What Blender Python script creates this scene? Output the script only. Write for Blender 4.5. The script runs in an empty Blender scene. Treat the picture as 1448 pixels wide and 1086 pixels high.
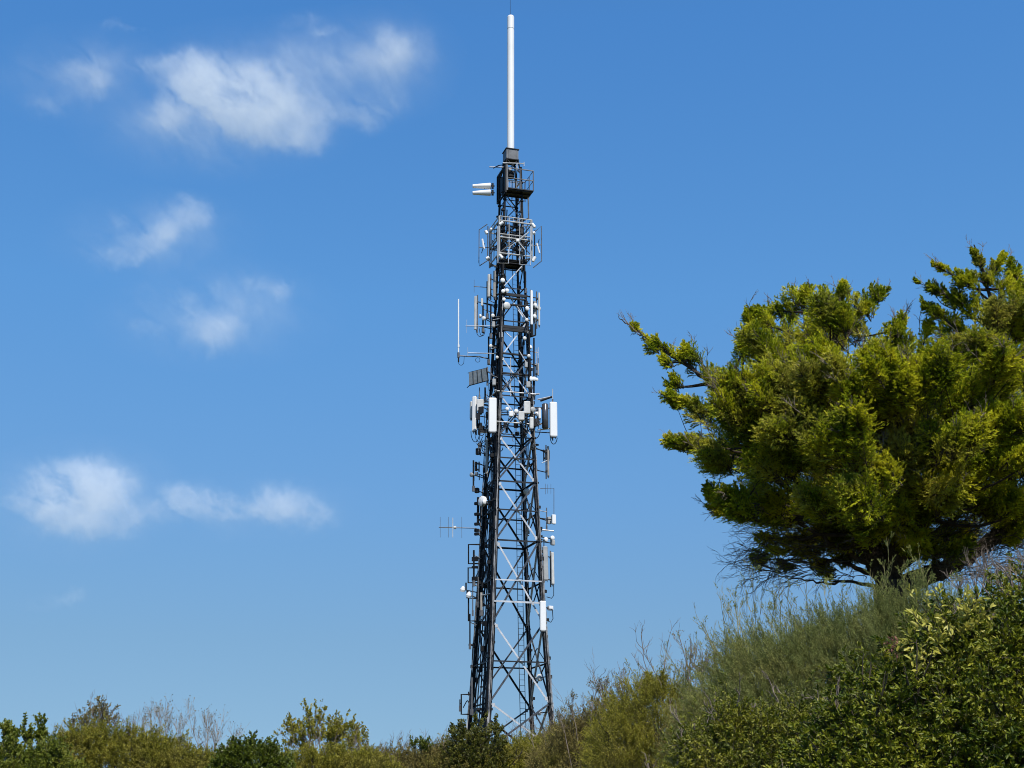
import bpy, math, random
import numpy as np
from mathutils import Vector, Matrix

random.seed(7)
SC = bpy.context.scene
COL = SC.collection
R = math.radians

# ------------------------------------------------------------------ camera model (photo pixels, 1448 x 1086)
F = 1989.0
PITCH = R(17.0)
EYE = 1.6
CP, SP = math.cos(PITCH), math.sin(PITCH)

def ray(px, py):
    a = (px - 724.0) / F
    b = -(py - 543.0) / F
    return a, CP - SP * b, SP + CP * b

def P(px, py, Y):
    """world point seen at a photo pixel on the upright plane at distance Y"""
    x, y, z = ray(px, py)
    t = Y / y
    return Vector((x * t, Y, EYE + z * t))

def mpp(py, Y):
    return Y / ray(724, py)[1] / F          # metres per photo pixel

# ------------------------------------------------------------------ terrain
CTRL = [(0, 0, 0), (-30, 0, 0), (30, 0, .3), (0, -40, -.4), (-40, -40, -.4), (40, -40, -.2), (-3, 13, .3), (2.5, 12, .7), (5.5, 13, 1.55),
        (9, 13, 2.0), (14, 14, 2.4), (4, 18, 1.5), (5, 25, 2.6), (8, 25, 3.6), (12, 25, 3.9), (8.5, 32, 5.0), (12, 33, 5.2), (20, 34, 5.3),
        (2, 22, .9), (3, 30, 1.5), (1, 40, 1.5), (3, 50, 2.0), (6, 42, 2.3), (12, 45, 3.6), (-8, 40, 1.6), (-20, 40, 1.4), (-25, 60, 2.3), (-12, 60, 2.5), (0, 60, 2.6),
        (8, 60, 3.1), (20, 60, 4.4), (0, 80, 4.7), (4, 80, 4.7), (-4, 80, 4.6), (-30, 80, 3.0), (30, 80, 4.5), (0, 110, 4.0), (-40, 120, 2),
        (50, 120, 2.5), (-90, 60, .5), (90, 60, 1.0), (0, 180, .5), (-120, 150, 0), (120, 150, 0)]
CA = np.array(CTRL, float)

def ground_h(x, y):
    x = np.asarray(x, float); y = np.asarray(y, float)
    dx = x[..., None] - CA[:, 0]; dy = y[..., None] - CA[:, 1]
    d2 = dx * dx + dy * dy + 6.0
    w = 1.0 / d2 ** 1.7
    far = np.clip((np.sqrt(x * x + (y - 50) ** 2) - 120) / 200, 0, 1)
    return (w * CA[:, 2]).sum(-1) / w.sum(-1) * (1 - far)

def gh(x, y):
    return float(ground_h(np.array(x), np.array(y)))

# ------------------------------------------------------------------ materials
def new_mat(name):
    m = bpy.data.materials.new(name); m.use_nodes = True
    nt = m.node_tree; nt.nodes.clear()
    out = nt.nodes.new('ShaderNodeOutputMaterial')
    return m, nt, out

def hard_mat(name, col, rough=.5, metal=0.0, var=.18, scale=3.0, dirt=None, spec=.5, bump=0.0):
    m, nt, out = new_mat(name)
    b = nt.nodes.new('ShaderNodeBsdfPrincipled')
    tc = nt.nodes.new('ShaderNodeTexCoord')
    n = nt.nodes.new('ShaderNodeTexNoise'); n.inputs['Scale'].default_value = scale; n.inputs['Detail'].default_value = 6; n.inputs['Roughness'].default_value = .65
    nt.links.new(tc.outputs['Object'], n.inputs['Vector'])
    r = nt.nodes.new('ShaderNodeValToRGB')
    lo = [c * (1 - var) for c in col] + [1]; hi = [min(1, c * (1 + var)) for c in col] + [1]
    if dirt: lo = list(dirt) + [1]
    r.color_ramp.elements[0].position = .32; r.color_ramp.elements[0].color = lo
    r.color_ramp.elements[1].position = .62; r.color_ramp.elements[1].color = hi
    nt.links.new(n.outputs['Fac'], r.inputs['Fac'])
    nt.links.new(r.outputs['Color'], b.inputs['Base Color'])
    b.inputs['Metallic'].default_value = metal; b.inputs['Roughness'].default_value = rough
    b.inputs['Specular IOR Level'].default_value = spec
    if bump:
        bp = nt.nodes.new('ShaderNodeBump'); bp.inputs['Strength'].default_value = bump; bp.inputs['Distance'].default_value = .03
        nt.links.new(n.outputs['Fac'], bp.inputs['Height']); nt.links.new(bp.outputs['Normal'], b.inputs['Normal'])
    nt.links.new(b.outputs['BSDF'], out.inputs['Surface'])
    return m

def leaf_mat(name, cols, rough=.55, transl=.22, nscale=.8, alt=None, spec=.35, tone=2.2):
    """leaf colours differ leaf by leaf; alt = (colours, amount) for branches with paler or browner growth"""
    m, nt, out = new_mat(name)
    g = nt.nodes.new('ShaderNodeNewGeometry')
    r = nt.nodes.new('ShaderNodeValToRGB')
    el = r.color_ramp.elements
    while len(el) < len(cols): el.new(.5)
    for i, c in enumerate(cols):
        el[i].position = i / max(1, len(cols) - 1); el[i].color = (*c, 1)
    tc = nt.nodes.new('ShaderNodeTexCoord')
    n2 = nt.nodes.new('ShaderNodeTexNoise'); n2.inputs['Scale'].default_value = tone; n2.inputs['Detail'].default_value = 3; n2.inputs['Roughness'].default_value = .6
    nt.links.new(tc.outputs['Object'], n2.inputs['Vector'])
    m2 = nt.nodes.new('ShaderNodeMapRange'); m2.inputs['From Min'].default_value = .36; m2.inputs['From Max'].default_value = .66; m2.inputs['To Max'].default_value = .62
    nt.links.new(n2.outputs['Fac'], m2.inputs['Value'])
    m3 = nt.nodes.new('ShaderNodeMath'); m3.operation = 'MULTIPLY_ADD'; m3.inputs[1].default_value = .38
    nt.links.new(g.outputs['Random Per Island'], m3.inputs[0]); nt.links.new(m2.outputs[0], m3.inputs[2])
    nt.links.new(m3.outputs[0], r.inputs['Fac'])
    col = r.outputs['Color']
    if alt:
        n = nt.nodes.new('ShaderNodeTexNoise'); n.inputs['Scale'].default_value = nscale; n.inputs['Detail'].default_value = 4; n.inputs['Roughness'].default_value = .7
        nt.links.new(tc.outputs['Object'], n.inputs['Vector'])
        mr = nt.nodes.new('ShaderNodeMapRange'); mr.inputs['From Min'].default_value = .5; mr.inputs['From Max'].default_value = .68
        mr.inputs['To Max'].default_value = alt[1]
        nt.links.new(n.outputs['Fac'], mr.inputs['Value'])
        r2 = nt.nodes.new('ShaderNodeValToRGB')
        r2.color_ramp.elements[0].color = (*alt[0][0], 1); r2.color_ramp.elements[1].color = (*alt[0][1], 1)
        nt.links.new(g.outputs['Random Per Island'], r2.inputs['Fac'])
        mx = nt.nodes.new('ShaderNodeMix'); mx.data_type = 'RGBA'
        nt.links.new(mr.outputs['Result'], mx.inputs['Factor'])
        nt.links.new(col, mx.inputs[6]); nt.links.new(r2.outputs['Color'], mx.inputs[7])
        col = mx.outputs[2]
    b = nt.nodes.new('ShaderNodeBsdfPrincipled'); b.inputs['Roughness'].default_value = rough; b.inputs['Specular IOR Level'].default_value = spec
    t = nt.nodes.new('ShaderNodeBsdfTranslucent')
    nt.links.new(col, b.inputs['Base Color']); nt.links.new(col, t.inputs['Color'])
    s = nt.nodes.new('ShaderNodeMixShader'); s.inputs[0].default_value = transl
    nt.links.new(b.outputs['BSDF'], s.inputs[1]); nt.links.new(t.outputs['BSDF'], s.inputs[2])
    nt.links.new(s.outputs['Shader'], out.inputs['Surface'])
    return m

M = dict(
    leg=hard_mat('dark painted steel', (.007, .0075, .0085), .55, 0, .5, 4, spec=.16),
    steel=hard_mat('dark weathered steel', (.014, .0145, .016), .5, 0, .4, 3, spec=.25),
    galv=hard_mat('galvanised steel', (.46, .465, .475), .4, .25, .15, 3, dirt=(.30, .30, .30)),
    galv_shade=hard_mat('shaded galvanised steel', (.05, .051, .055), .4, .3, .5, 5, dirt=(.02, .02, .022)),  # galvanised steel with shade put into its colour, for the near face's counter braces
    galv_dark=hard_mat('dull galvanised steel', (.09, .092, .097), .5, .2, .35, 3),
    white=hard_mat('white radome', (.64, .64, .635), .4, 0, .02, .7, dirt=(.60, .60, .59)),
    offwhite=hard_mat('off white plastic', (.47, .465, .44), .45, 0, .1, 2.5, dirt=(.37, .36, .34)),
    greyp=hard_mat('grey panel', (.27, .275, .27), .5, 0, .12, 2.5),
    beige=hard_mat('weathered beige panel', (.25, .23, .20), .55, 0, .15, 4),
    box=hard_mat('dark grey cabinet', (.085, .09, .095), .5, .2, .25, 3),
    mesh=hard_mat('grey mesh panel', (.21, .23, .235), .6, .2, .2, 6),
    cable=hard_mat('black cable', (.007, .007, .008), .38, 0, .4, 5, spec=.2),
    cable_grey=hard_mat('grey cable', (.10, .10, .105), .45, 0, .3, 5, dirt=(.02, .02, .02)),
    cable_glint=hard_mat('pale glint cable', (.34, .33, .32), .4, 0, .2, 1.5, dirt=(.012, .012, .012)),  # broken glints painted into the colour of cables in front of the legs
    bark=hard_mat('brown bark', (.034, .027, .021), .9, 0, .45, 8, bump=.6, spec=.1),
    twig=hard_mat('grey twig', (.16, .13, .105), .85, 0, .3, 6, spec=.15),
    twig_dark=hard_mat('dark stem', (.06, .05, .035), .85, 0, .3, 6, spec=.15),
    twig_pale=hard_mat('pale dry twig', (.25, .21, .17), .85, 0, .25, 6, spec=.1),
)

# ------------------------------------------------------------------ mesh helpers
def smooth_path(pts, k=6):
    p = [np.array(q, float) for q in pts]; p = [2 * p[0] - p[1]] + p + [2 * p[-1] - p[-2]]
    o = []
    for i in range(1, len(p) - 2):
        for t in np.linspace(0, 1, k, endpoint=False):
            a, b, c, d = p[i - 1], p[i], p[i + 1], p[i + 2]
            o.append(.5 * ((2 * b) + (-a + c) * t + (2 * a - 5 * b + 4 * c - d) * t * t + (-a + 3 * b - 3 * c + d) * t ** 3))
    o.append(p[-2]); return o

class MB:
    def __init__(s):
        s.v = []; s.f = []
    def add(s, vs, fs):
        o = len(s.v); s.v += [tuple(v) for v in vs]; s.f += [tuple(i + o for i in f) for f in fs]
    def box(s, c, size, rot=None, ch=0.0):
        """box, its upright edges chamfered by ch"""
        hx, hy, hz = size[0] / 2, size[1] / 2, size[2] / 2
        if ch > 0:
            pr = [(-hx + ch, -hy), (hx - ch, -hy), (hx, -hy + ch), (hx, hy - ch), (hx - ch, hy), (-hx + ch, hy), (-hx, hy - ch), (-hx, -hy + ch)]
        else:
            pr = [(-hx, -hy), (hx, -hy), (hx, hy), (-hx, hy)]
        n = len(pr)
        rings = [(1, -hz), (1, hz)]
        if ch > 0:
            k = 1 - ch / max(hx, hy) * .7
            rings = [(k, -hz), (1, -hz + ch), (1, hz - ch), (k, hz)]
        vs = [Vector((x * q, y * q, z)) for q, z in rings for x, y in pr]
        rot = rot or Matrix.Identity(3); c = Vector(c)
        vs = [rot @ v + c for v in vs]
        fs = []
        for k in range(len(rings) - 1):
            for i in range(n):
                j = (i + 1) % n
                fs.append((k * n + i, k * n + j, (k + 1) * n + j, (k + 1) * n + i))
        fs.append(tuple(range(n - 1, -1, -1))); fs.append(tuple((len(rings) - 1) * n + i for i in range(n)))
        s.add(vs, fs)
    def tube(s, pts, r, n=6, cap=True):
        pts = [Vector(p) for p in pts]
        rs = r if isinstance(r, (list, tuple)) else [r] * len(pts)
        prev = None; rings = []
        for i, p in enumerate(pts):
            d = (pts[min(i + 1, len(pts) - 1)] - pts[max(i - 1, 0)])
            d = d.normalized() if d.length > 1e-9 else Vector((0, 0, 1))
            if prev is None:
                a = Vector((0, 0, 1)) if abs(d.z) < .9 else Vector((1, 0, 0))
                x = d.cross(a).normalized()
            else:
                x = (prev - d * prev.dot(d)).normalized()
            prev = x; y = d.cross(x)
            rings.append([p + (x * math.cos(2 * math.pi * k / n) + y * math.sin(2 * math.pi * k / n)) * rs[i] for k in range(n)])
        vs = [v for rg in rings for v in rg]; fs = []
        for i in range(len(pts) - 1):
            for k in range(n):
                j = (k + 1) % n
                fs.append((i * n + k, i * n + j, (i + 1) * n + j, (i + 1) * n + k))
        if cap:
            fs.append(tuple(range(n - 1, -1, -1))); fs.append(tuple((len(pts) - 1) * n + k for k in range(n)))
        s.add(vs, fs)
    def angle(s, a, b, w, t, side):
        """rolled steel angle from a to b, legs of width w, opening towards side"""
        a = Vector(a); b = Vector(b); d = (b - a).normalized()
        n = (side - d * side.dot(d)).normalized(); m = d.cross(n)
        pr = [(0, 0), (w, 0), (w, t), (t, t), (t, w), (0, w)]
        vs = [q + m * (x - w / 2) - n * y for q in (a, b) for x, y in pr]
        fs = [(i, (i + 1) % 6, 6 + (i + 1) % 6, 6 + i) for i in range(6)]
        fs += [(5, 4, 3, 2, 1, 0), (6, 7, 8, 9, 10, 11)]
        s.add(vs, fs)
    def lathe(s, c, axis, prof, n=20):
        """prof: (distance along the axis, radius)"""
        axis = Vector(axis).normalized(); c = Vector(c)
        a = Vector((0, 0, 1)) if abs(axis.z) < .9 else Vector((1, 0, 0))
        x = axis.cross(a).normalized(); y = axis.cross(x)
        vs = []; fs = []
        for h, r in prof:
            for k in range(n):
                an = 2 * math.pi * k / n
                vs.append(c + axis * h + (x * math.cos(an) + y * math.sin(an)) * max(r, 1e-4))
        for i in range(len(prof) - 1):
            for k in range(n):
                j = (k + 1) % n
                fs.append((i * n + k, i * n + j, (i + 1) * n + j, (i + 1) * n + k))
        fs.append(tuple(range(n - 1, -1, -1))); fs.append(tuple((len(prof) - 1) * n + k for k in range(n)))
        s.add(vs, fs)
    def build(s, name, mat, parent=None, smooth=False):
        o0 = wloc(parent)
        me = bpy.data.meshes.new(name)
        me.from_pydata([(x - o0.x, y - o0.y, z - o0.z) for x, y, z in s.v], [], s.f)
        return finish(me, name, mat, parent, smooth)

def wloc(o):
    v = Vector((0, 0, 0))
    while o is not None:
        v = v + o.location; o = o.parent
    return v

def finish(me, name, mat, parent, smooth=False):
    me.materials.append(mat)
    if smooth:
        me.polygons.foreach_set('use_smooth', np.ones(len(me.polygons), bool))
    me.update()
    o = bpy.data.objects.new(name, me); COL.objects.link(o)
    if parent is not None: o.parent = parent
    return o

def quads_obj(name, V, Q, mat, parent=None, smooth=False):
    """V (n,3) world vertices, Q (m,4) quads"""
    o0 = wloc(parent)
    V = np.asarray(V, np.float32) - np.array(o0, np.float32)
    me = bpy.data.meshes.new(name)
    me.vertices.add(len(V)); me.vertices.foreach_set('co', V.ravel())
    me.loops.add(Q.size); me.loops.foreach_set('vertex_index', Q.astype(np.int32).ravel())
    me.polygons.add(len(Q)); me.polygons.foreach_set('loop_start', np.arange(0, Q.size, 4, dtype=np.int32))
    me.update(calc_edges=True)
    return finish(me, name, mat, parent, smooth)

def empty(name, loc, label, cat, group=None):
    o = bpy.data.objects.new(name, None); COL.objects.link(o); o.location = loc
    o.empty_display_size = .3
    return tag(o, label, cat, group)

def tag(o, label=None, cat=None, group=None, kind=None):
    if label: o['label'] = label
    if cat: o['category'] = cat
    if group: o['group'] = group
    if kind: o['kind'] = kind
    return o

# ------------------------------------------------------------------ plant helpers (numpy)
rng = np.random.default_rng(11)
SUNV = np.array([.2, -.57, .8])

def nrm(a):
    return a / np.maximum(np.linalg.norm(a, axis=-1, keepdims=True), 1e-9)

def perp(d):
    return nrm(np.cross(d, rng.normal(size=d.shape)))

def leaves(Pn, A, L, W, bend=.15, six=False, fold=.25):
    """leaf blades from base points Pn along axes A"""
    n = len(Pn); L = np.broadcast_to(L, (n,))[:, None]; W = np.broadcast_to(W, (n,))[:, None]
    N = rng.normal(size=A.shape) + SUNV * 1.25                 # blades turn towards the light
    S = nrm(np.cross(N, A)); N = np.cross(A, S)
    if not six:
        v = np.stack([Pn, Pn + A * L * .45 + S * W / 2 + N * L * bend, Pn + A * L, Pn + A * L * .45 - S * W / 2 + N * L * bend], 1)
        return v.reshape(-1, 3), np.arange(4 * n).reshape(-1, 4)
    up = N * np.sign(N[:, 2:3] + 1e-6)
    tip = Pn + A * L - up * L * bend
    v = np.stack([Pn, Pn + A * L * .3 + S * W * .42 + up * W * fold, Pn + A * L * .72 + S * W * .40 + up * W * fold * .7 - up * L * bend * .5, tip,
                  Pn + A * L * .72 - S * W * .40 + up * W * fold * .7 - up * L * bend * .5, Pn + A * L * .3 - S * W * .42 + up * W * fold], 1)
    b = np.arange(n)[:, None] * 6
    q = np.concatenate([b + np.array([[0, 1, 2, 3]]), b + np.array([[0, 3, 4, 5]])], 1).reshape(-1, 4)
    return v.reshape(-1, 3), q

def segs(p0, p1, r0, r1, n=3):
    """thin tapered twigs"""
    k = len(p0); d = nrm(p1 - p0); x = perp(d); y = np.cross(d, x)
    r0 = np.broadcast_to(r0, (k,))[:, None]; r1 = np.broadcast_to(r1, (k,))[:, None]
    vs = []
    for q, r in ((p0, r0), (p1, r1)):
        for i in range(n):
            a = 2 * math.pi * i / n
            vs.append(q + (x * math.cos(a) + y * math.sin(a)) * r)
    v = np.stack(vs, 1).reshape(-1, 3)
    b = np.arange(k)[:, None] * (2 * n)
    q = np.concatenate([b + np.array([[i, (i + 1) % n, n + (i + 1) % n, n + i]]) for i in range(n)], 1).reshape(-1, 4)
    return v, q

def merge(parts):
    V = []; Q = []; o = 0
    for v, q in parts:
        V.append(v); Q.append(q + o); o += len(v)
    return np.concatenate(V), np.concatenate(Q)

def grow(S, D, L, Rr, levels, nch, spread, ratio, up=.12, wig=.16, m=4, rratio=.6, tmin=.3):
    """branching stems; returns the twig mesh parts and the last level's nodes (pos, dir)"""
    parts = []; nodes = []
    L = np.broadcast_to(L, (len(S),)).copy(); Rr = np.broadcast_to(Rr, (len(S),)).copy()
    for lev in range(levels):
        n = len(S); p = S; d = D; pts = [p]; ds = [d]
        for k in range(m):
            d = nrm(d + rng.normal(size=d.shape) * wig + np.array([0, 0, up]))
            q = p + d * (L / m)[:, None]
            parts.append(segs(p, q, Rr * (1 - k / m * .55), Rr * (1 - (k + 1) / m * .55)))
            p = q; pts.append(p); ds.append(d)
        PT = np.stack(pts, 1); DS = np.stack(ds, 1)
        nodes = (PT, DS, L)
        if lev == levels - 1: break
        c = nch[lev] if isinstance(nch, (list, tuple)) else nch
        t = rng.uniform(tmin, 1, (n, c)); t[:, 0] = 1
        ti = t * m; i0 = np.minimum(ti.astype(int), m - 1); fr = (ti - i0)[..., None]
        ar = np.arange(n)[:, None]
        pos = PT[ar, i0] * (1 - fr) + PT[ar, i0 + 1] * fr
        dd = DS[ar, i0 + 1]
        s = spread * rng.uniform(.6, 1.3, (n, c, 1)); s[:, 0] *= .4
        nd = nrm(dd * np.cos(s) + perp(dd) * np.sin(s))
        S = pos.reshape(-1, 3); D = nd.reshape(-1, 3)
        L = (L[:, None] * ratio * rng.uniform(.6, 1.15, (n, c))).ravel()
        Rr = np.repeat(Rr * rratio, c)
    return parts, nodes

def sprays(S, D, L, T, K, lL, lW, spread=.8, tw=.38, up=.0, twigs=None, tr=.004, six=False, flat=0., bend=.15, fold=.25, asp=(.35, 1.1)):
    """leafy shoots: each start S carries T side twigs with K leaves each"""
    n = len(S); L = np.broadcast_to(L, (n,))
    t = (np.arange(T)[None] + rng.uniform(0, 1, (n, T))) / T
    t = .08 + .92 * t
    curve = perp(D)[:, None] * (t ** 2)[..., None] * .18
    tp = S[:, None] + (D[:, None] + curve) * (L[:, None] * t)[..., None]
    dd = np.repeat(D[:, None], T, 1).reshape(-1, 3)
    rad = perp(dd)
    if flat: rad[:, 2] *= (1 - flat)
    td = nrm(dd + rad * spread * rng.uniform(.5, 1.3, (len(dd), 1)) + np.array([0, 0, up]))
    tl = (L[:, None] * tw * (1.05 - .65 * t) * rng.uniform(.6, 1.3, (n, T))).ravel()
    tp = tp.reshape(-1, 3)
    u = (np.arange(K)[None] + rng.uniform(0, 1, (len(tp), K))) / K
    lp = (tp[:, None] + td[:, None] * (tl[:, None] * u)[..., None]).reshape(-1, 3)
    ld = np.repeat(td[:, None], K, 1).reshape(-1, 3)
    la = nrm(ld + perp(ld) * rng.uniform(asp[0], asp[1], (len(ld), 1)))
    k = rng.uniform(.65, 1.35, len(lp))
    if twigs is not None:
        twigs.append(segs(S, S + D * L[:, None], tr * 1.6, tr * .6))
        twigs.append(segs(tp, tp + td * tl[:, None], tr * .8, tr * .4))
    return leaves(lp, la, lL * k, lW * k, six=six, bend=bend, fold=fold)

def wob(x, y, s, seed):
    r = np.random.default_rng(seed); o = np.zeros_like(x)
    for i in range(7):
        a = r.uniform(0, 6.28); f = r.uniform(.6, 2.2) / s
        o += np.sin((x * math.cos(a) + y * math.sin(a)) * f * 6.28 + r.uniform(0, 6.28)) * r.uniform(.4, 1)
    return o / 3.2

def mound(outline, Y, depth, n, seed, lump=.25, lscale=1.0, inner=.5, front=.62, base_drop=.3, fill=.35, nz=.5, low=0.0, clus=None):
    """start points and outward directions over a bushy mass whose skyline follows outline (photo pixels) at distance Y"""
    W = np.array([P(a, b, Y) for a, b in outline])
    xs, zs = W[:, 0], W[:, 2]
    x = rng.uniform(xs[0], xs[-1], n * 2)
    v = np.where(rng.uniform(size=n * 2) < front, -1, 1) * np.sqrt(rng.uniform(0, 1, n * 2)) ** 1.3
    frac = np.where(rng.uniform(size=n * 2) < fill, rng.uniform(.0, 1, n * 2), 1.0)
    if clus:                                      # shoots gathered into branch ends, with hollows between
        k, sg = clus; m_ = max(1, n * 2 // k); j = rng.integers(0, m_, n * 2)
        x = x[j] + rng.normal(size=n * 2) * sg; v = np.clip(v[j] + rng.normal(size=n * 2) * sg / depth, -1, 1)
        frac = np.clip(frac[j] + rng.normal(size=n * 2) * sg * .35, 0, 1.04)
    g = ground_h(x, Y + v * depth)
    top = np.interp(x, xs, zs) - low
    prof = np.power(np.clip(1 - v * v, 0, 1), .42)
    y = Y + v * depth
    H = (top - g) * prof + wob(x, y, lscale, seed) * lump * (.3 + .7 * prof)
    z = g + H * frac - rng.uniform(0, inner, n * 2) ** 1.5
    ok = (z > g - .1) & (H > .12)
    x, y, z, v, frac = x[ok][:n], y[ok][:n], z[ok][:n], v[ok][:n], frac[ok][:n]
    e = .05
    sx = (np.interp(x + e, xs, zs) - np.interp(x - e, xs, zs)) / (2 * e)
    nrmv = nrm(np.stack([-sx * .6, v * 1.5, np.full_like(x, nz)], 1))
    return np.stack([x, y, z], 1), nrmv

# =================================================================== SETTING: ground
xs = np.concatenate([np.linspace(-1500, -70, 22)[:-1], np.linspace(-70, 70, 141), np.linspace(70, 1500, 22)[1:]])
ys = np.concatenate([np.linspace(-800, -20, 12)[:-1], np.linspace(-20, 120, 141), np.linspace(120, 2500, 26)[1:]])
GX, GY = np.meshgrid(xs, ys)
GZ = ground_h(GX, GY) + wob(GX, GY, 6, 3) * .06
GV = np.stack([GX, GY, GZ], -1).reshape(-1, 3)
nx, ny = len(xs), len(ys)
ii = (np.arange(ny - 1)[:, None] * nx + np.arange(nx - 1)[None]).ravel()
GQ = np.stack([ii, ii + 1, ii + nx + 1, ii + nx], 1)
gm = hard_mat('grassy earth', (.075, .075, .03), .95, 0, .35, .6, dirt=(.06, .05, .03), spec=.1, bump=.5)
tag(quads_obj('ground', GV, GQ, gm, None, True), 'rough grassy hillside rising to the tower and to the right', 'ground', kind='structure')

# =================================================================== LATTICE TOWER
TY = 80.0
TX = P(722, 543, TY).x
PHI = R(17)
U = Vector((math.cos(PHI), math.sin(PHI), 0)); V_ = Vector((-math.sin(PHI), math.cos(PHI), 0))
def tz(py): return P(722, py, TY).z
BASE_Z = gh(TX, TY) - .1
tower = empty('lattice_tower', (TX, TY, BASE_Z), 'tall dark steel lattice mast crowded with antennas under a slim white pole', 'radio tower')
WT = sorted([(BASE_Z - .1, 4.0), (tz(1016), 3.6), (tz(860), 2.92), (tz(740), 2.52), (tz(640), 2.2), (tz(400), 1.36), (tz(300), 1.12), (tz(225), .98)])
def tw_(z): return float(np.interp(z, [a for a, _ in WT], [b for _, b in WT]))
def leg_at(su, sv, z, k=1.0):
    w = tw_(z) / 2 * k
    return Vector((TX, TY, 0)) + U * (su * w) + V_ * (sv * w) + Vector((0, 0, z))
CORN = [(-1, -1), (1, -1), (1, 1), (-1, 1)]       # near left, near right, far right, far left
def near_leg(p):
    return min((leg_at(a, b, p.z) for a, b in CORN), key=lambda q: (q - p).length)
def T(px, py, dy=0.0): return P(px, py, TY + dy)
def part(mb, name, mat, parent=None, smooth=False, label=None):
    o = mb.build(name, M[mat] if isinstance(mat, str) else mat, parent or tower, smooth)
    if label: o['label'] = label
    return o

LEG_TOP = tz(240)
bays = [1078, 997, 884, 770, 687, 624, 566, 512, 460, 413, 377, 344, 315, 288, 262, 240]
bz = [tz(b) for b in bays]
bz[0] = BASE_Z + .3
for (a, b) in CORN:
    m = MB()
    zz = [BASE_Z - .2] + bz[1:]
    m.tube([leg_at(a, b, z) for z in zz], [.115] * 5 + [.095] * 4 + [.075] * (len(zz) - 9), 10)
    for z in bz[1:-1]:
        c = leg_at(a, b, z)
        m.lathe(c - Vector((0, 0, .04)), (0, 0, 1), [(0, .17 if z < tz(600) else .12), (.08, .17 if z < tz(600) else .12)], 10)   # flanges
    r = random.Random(a * 3 + b)
    z = BASE_Z + .5
    while z < LEG_TOP - 1:                       # gusset plates and clamps
        c = leg_at(a, b, z)
        m.box(c + Vector((r.uniform(-.1, .1), r.uniform(-.12, .0), 0)), (r.uniform(.1, .24), r.uniform(.1, .2), r.uniform(.05, .22)), Matrix.Rotation(PHI, 3, 'Z'))
        z += r.uniform(.5, 1.4)
    m.box((c.x * 0 + leg_at(a, b, BASE_Z).x, leg_at(a, b, BASE_Z).y, BASE_Z + .05), (.6, .6, .3), Matrix.Rotation(PHI, 3, 'Z'), .03)
    part(m, 'leg', 'leg', smooth=False)
FACES = [((-1, -1), (1, -1), -V_), ((1, -1), (1, 1), U), ((1, 1), (-1, 1), V_), ((-1, 1), (-1, -1), -U)]
for bi in range(len(bz) - 1):
    z0, z1 = bz[bi], bz[bi + 1]
    w = .095 if bi < 5 else (.075 if bi < 9 else .055)
    for fi, (c0, c1, nn) in enumerate(FACES):
        k = .97
        A0, B0, A1, B1 = leg_at(*c0, z0, k), leg_at(*c1, z0, k), leg_at(*c0, z1, k), leg_at(*c1, z1, k)
        off = nn * .03
        front = fi == 0
        if bi < 7:
            m = MB(); m.angle(A1 + off, B0 + off, w, .016, nn); m.box((A1 + B0) / 2 + off * 1.6, (w * 2.4, w * 2.4, .02) if False else (w * 1.6, .03, w * 1.6), Matrix.Rotation(PHI + (math.pi / 2 if fi % 2 else 0), 3, 'Z'))
            for q_ in (A1.lerp(B0, .06), A1.lerp(B0, .94)): m.box(q_ + off * 1.2, (w * 1.7, .025, w * 2), Matrix.Rotation(PHI + (math.pi / 2 if fi % 2 else 0), 3, 'Z'))
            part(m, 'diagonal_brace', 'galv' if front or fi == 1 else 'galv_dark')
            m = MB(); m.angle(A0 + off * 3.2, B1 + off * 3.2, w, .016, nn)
            part(m, 'diagonal_brace', 'galv_shade' if fi == 0 else 'steel')
            zm = (z0 + z1) / 2
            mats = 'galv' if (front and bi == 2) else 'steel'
            if bi == 0: continue
            m = MB(); m.angle(leg_at(*c0, zm, k) + off * 6, leg_at(*c1, zm, k) + off * 6, w * .8, .014, nn)
            part(m, 'horizontal_brace', mats)
            if fi in (1, 3) and bi < 6:
                X = (A0 + B1 + A1 + B0) / 4
                for q_ in (A0.lerp(A1, .5), B0.lerp(B1, .5)):
                    m = MB(); m.angle(q_, X - Vector((0, 0, (z1 - z0) * .22)), .05, .01, nn); m.angle(q_, X + Vector((0, 0, (z1 - z0) * .22)), .05, .01, nn)
                    part(m, 'secondary_brace', 'steel')
        elif bi < 14:
            m = MB()
            if (bi + fi) % 2: m.angle(A0 + off, B1 + off, w, .012, nn)
            else: m.angle(A1 + off, B0 + off, w, .012, nn)
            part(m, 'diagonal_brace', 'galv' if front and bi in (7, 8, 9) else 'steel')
        if bi > 2 or (bi == 1 and fi == 3):
            m = MB(); m.angle(A0 - nn * .05, B0 - nn * .05, w, .014, nn)
            part(m, 'horizontal_brace', 'steel')

# bright horizontal struts on the near face
for py in (857,):
    z = tz(py); m = MB(); m.angle(leg_at(-1, -1, z) - V_ * .22, leg_at(1, -1, z) - V_ * .22, .1, .016, -V_); part(m, 'horizontal_brace', 'galv')

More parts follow.
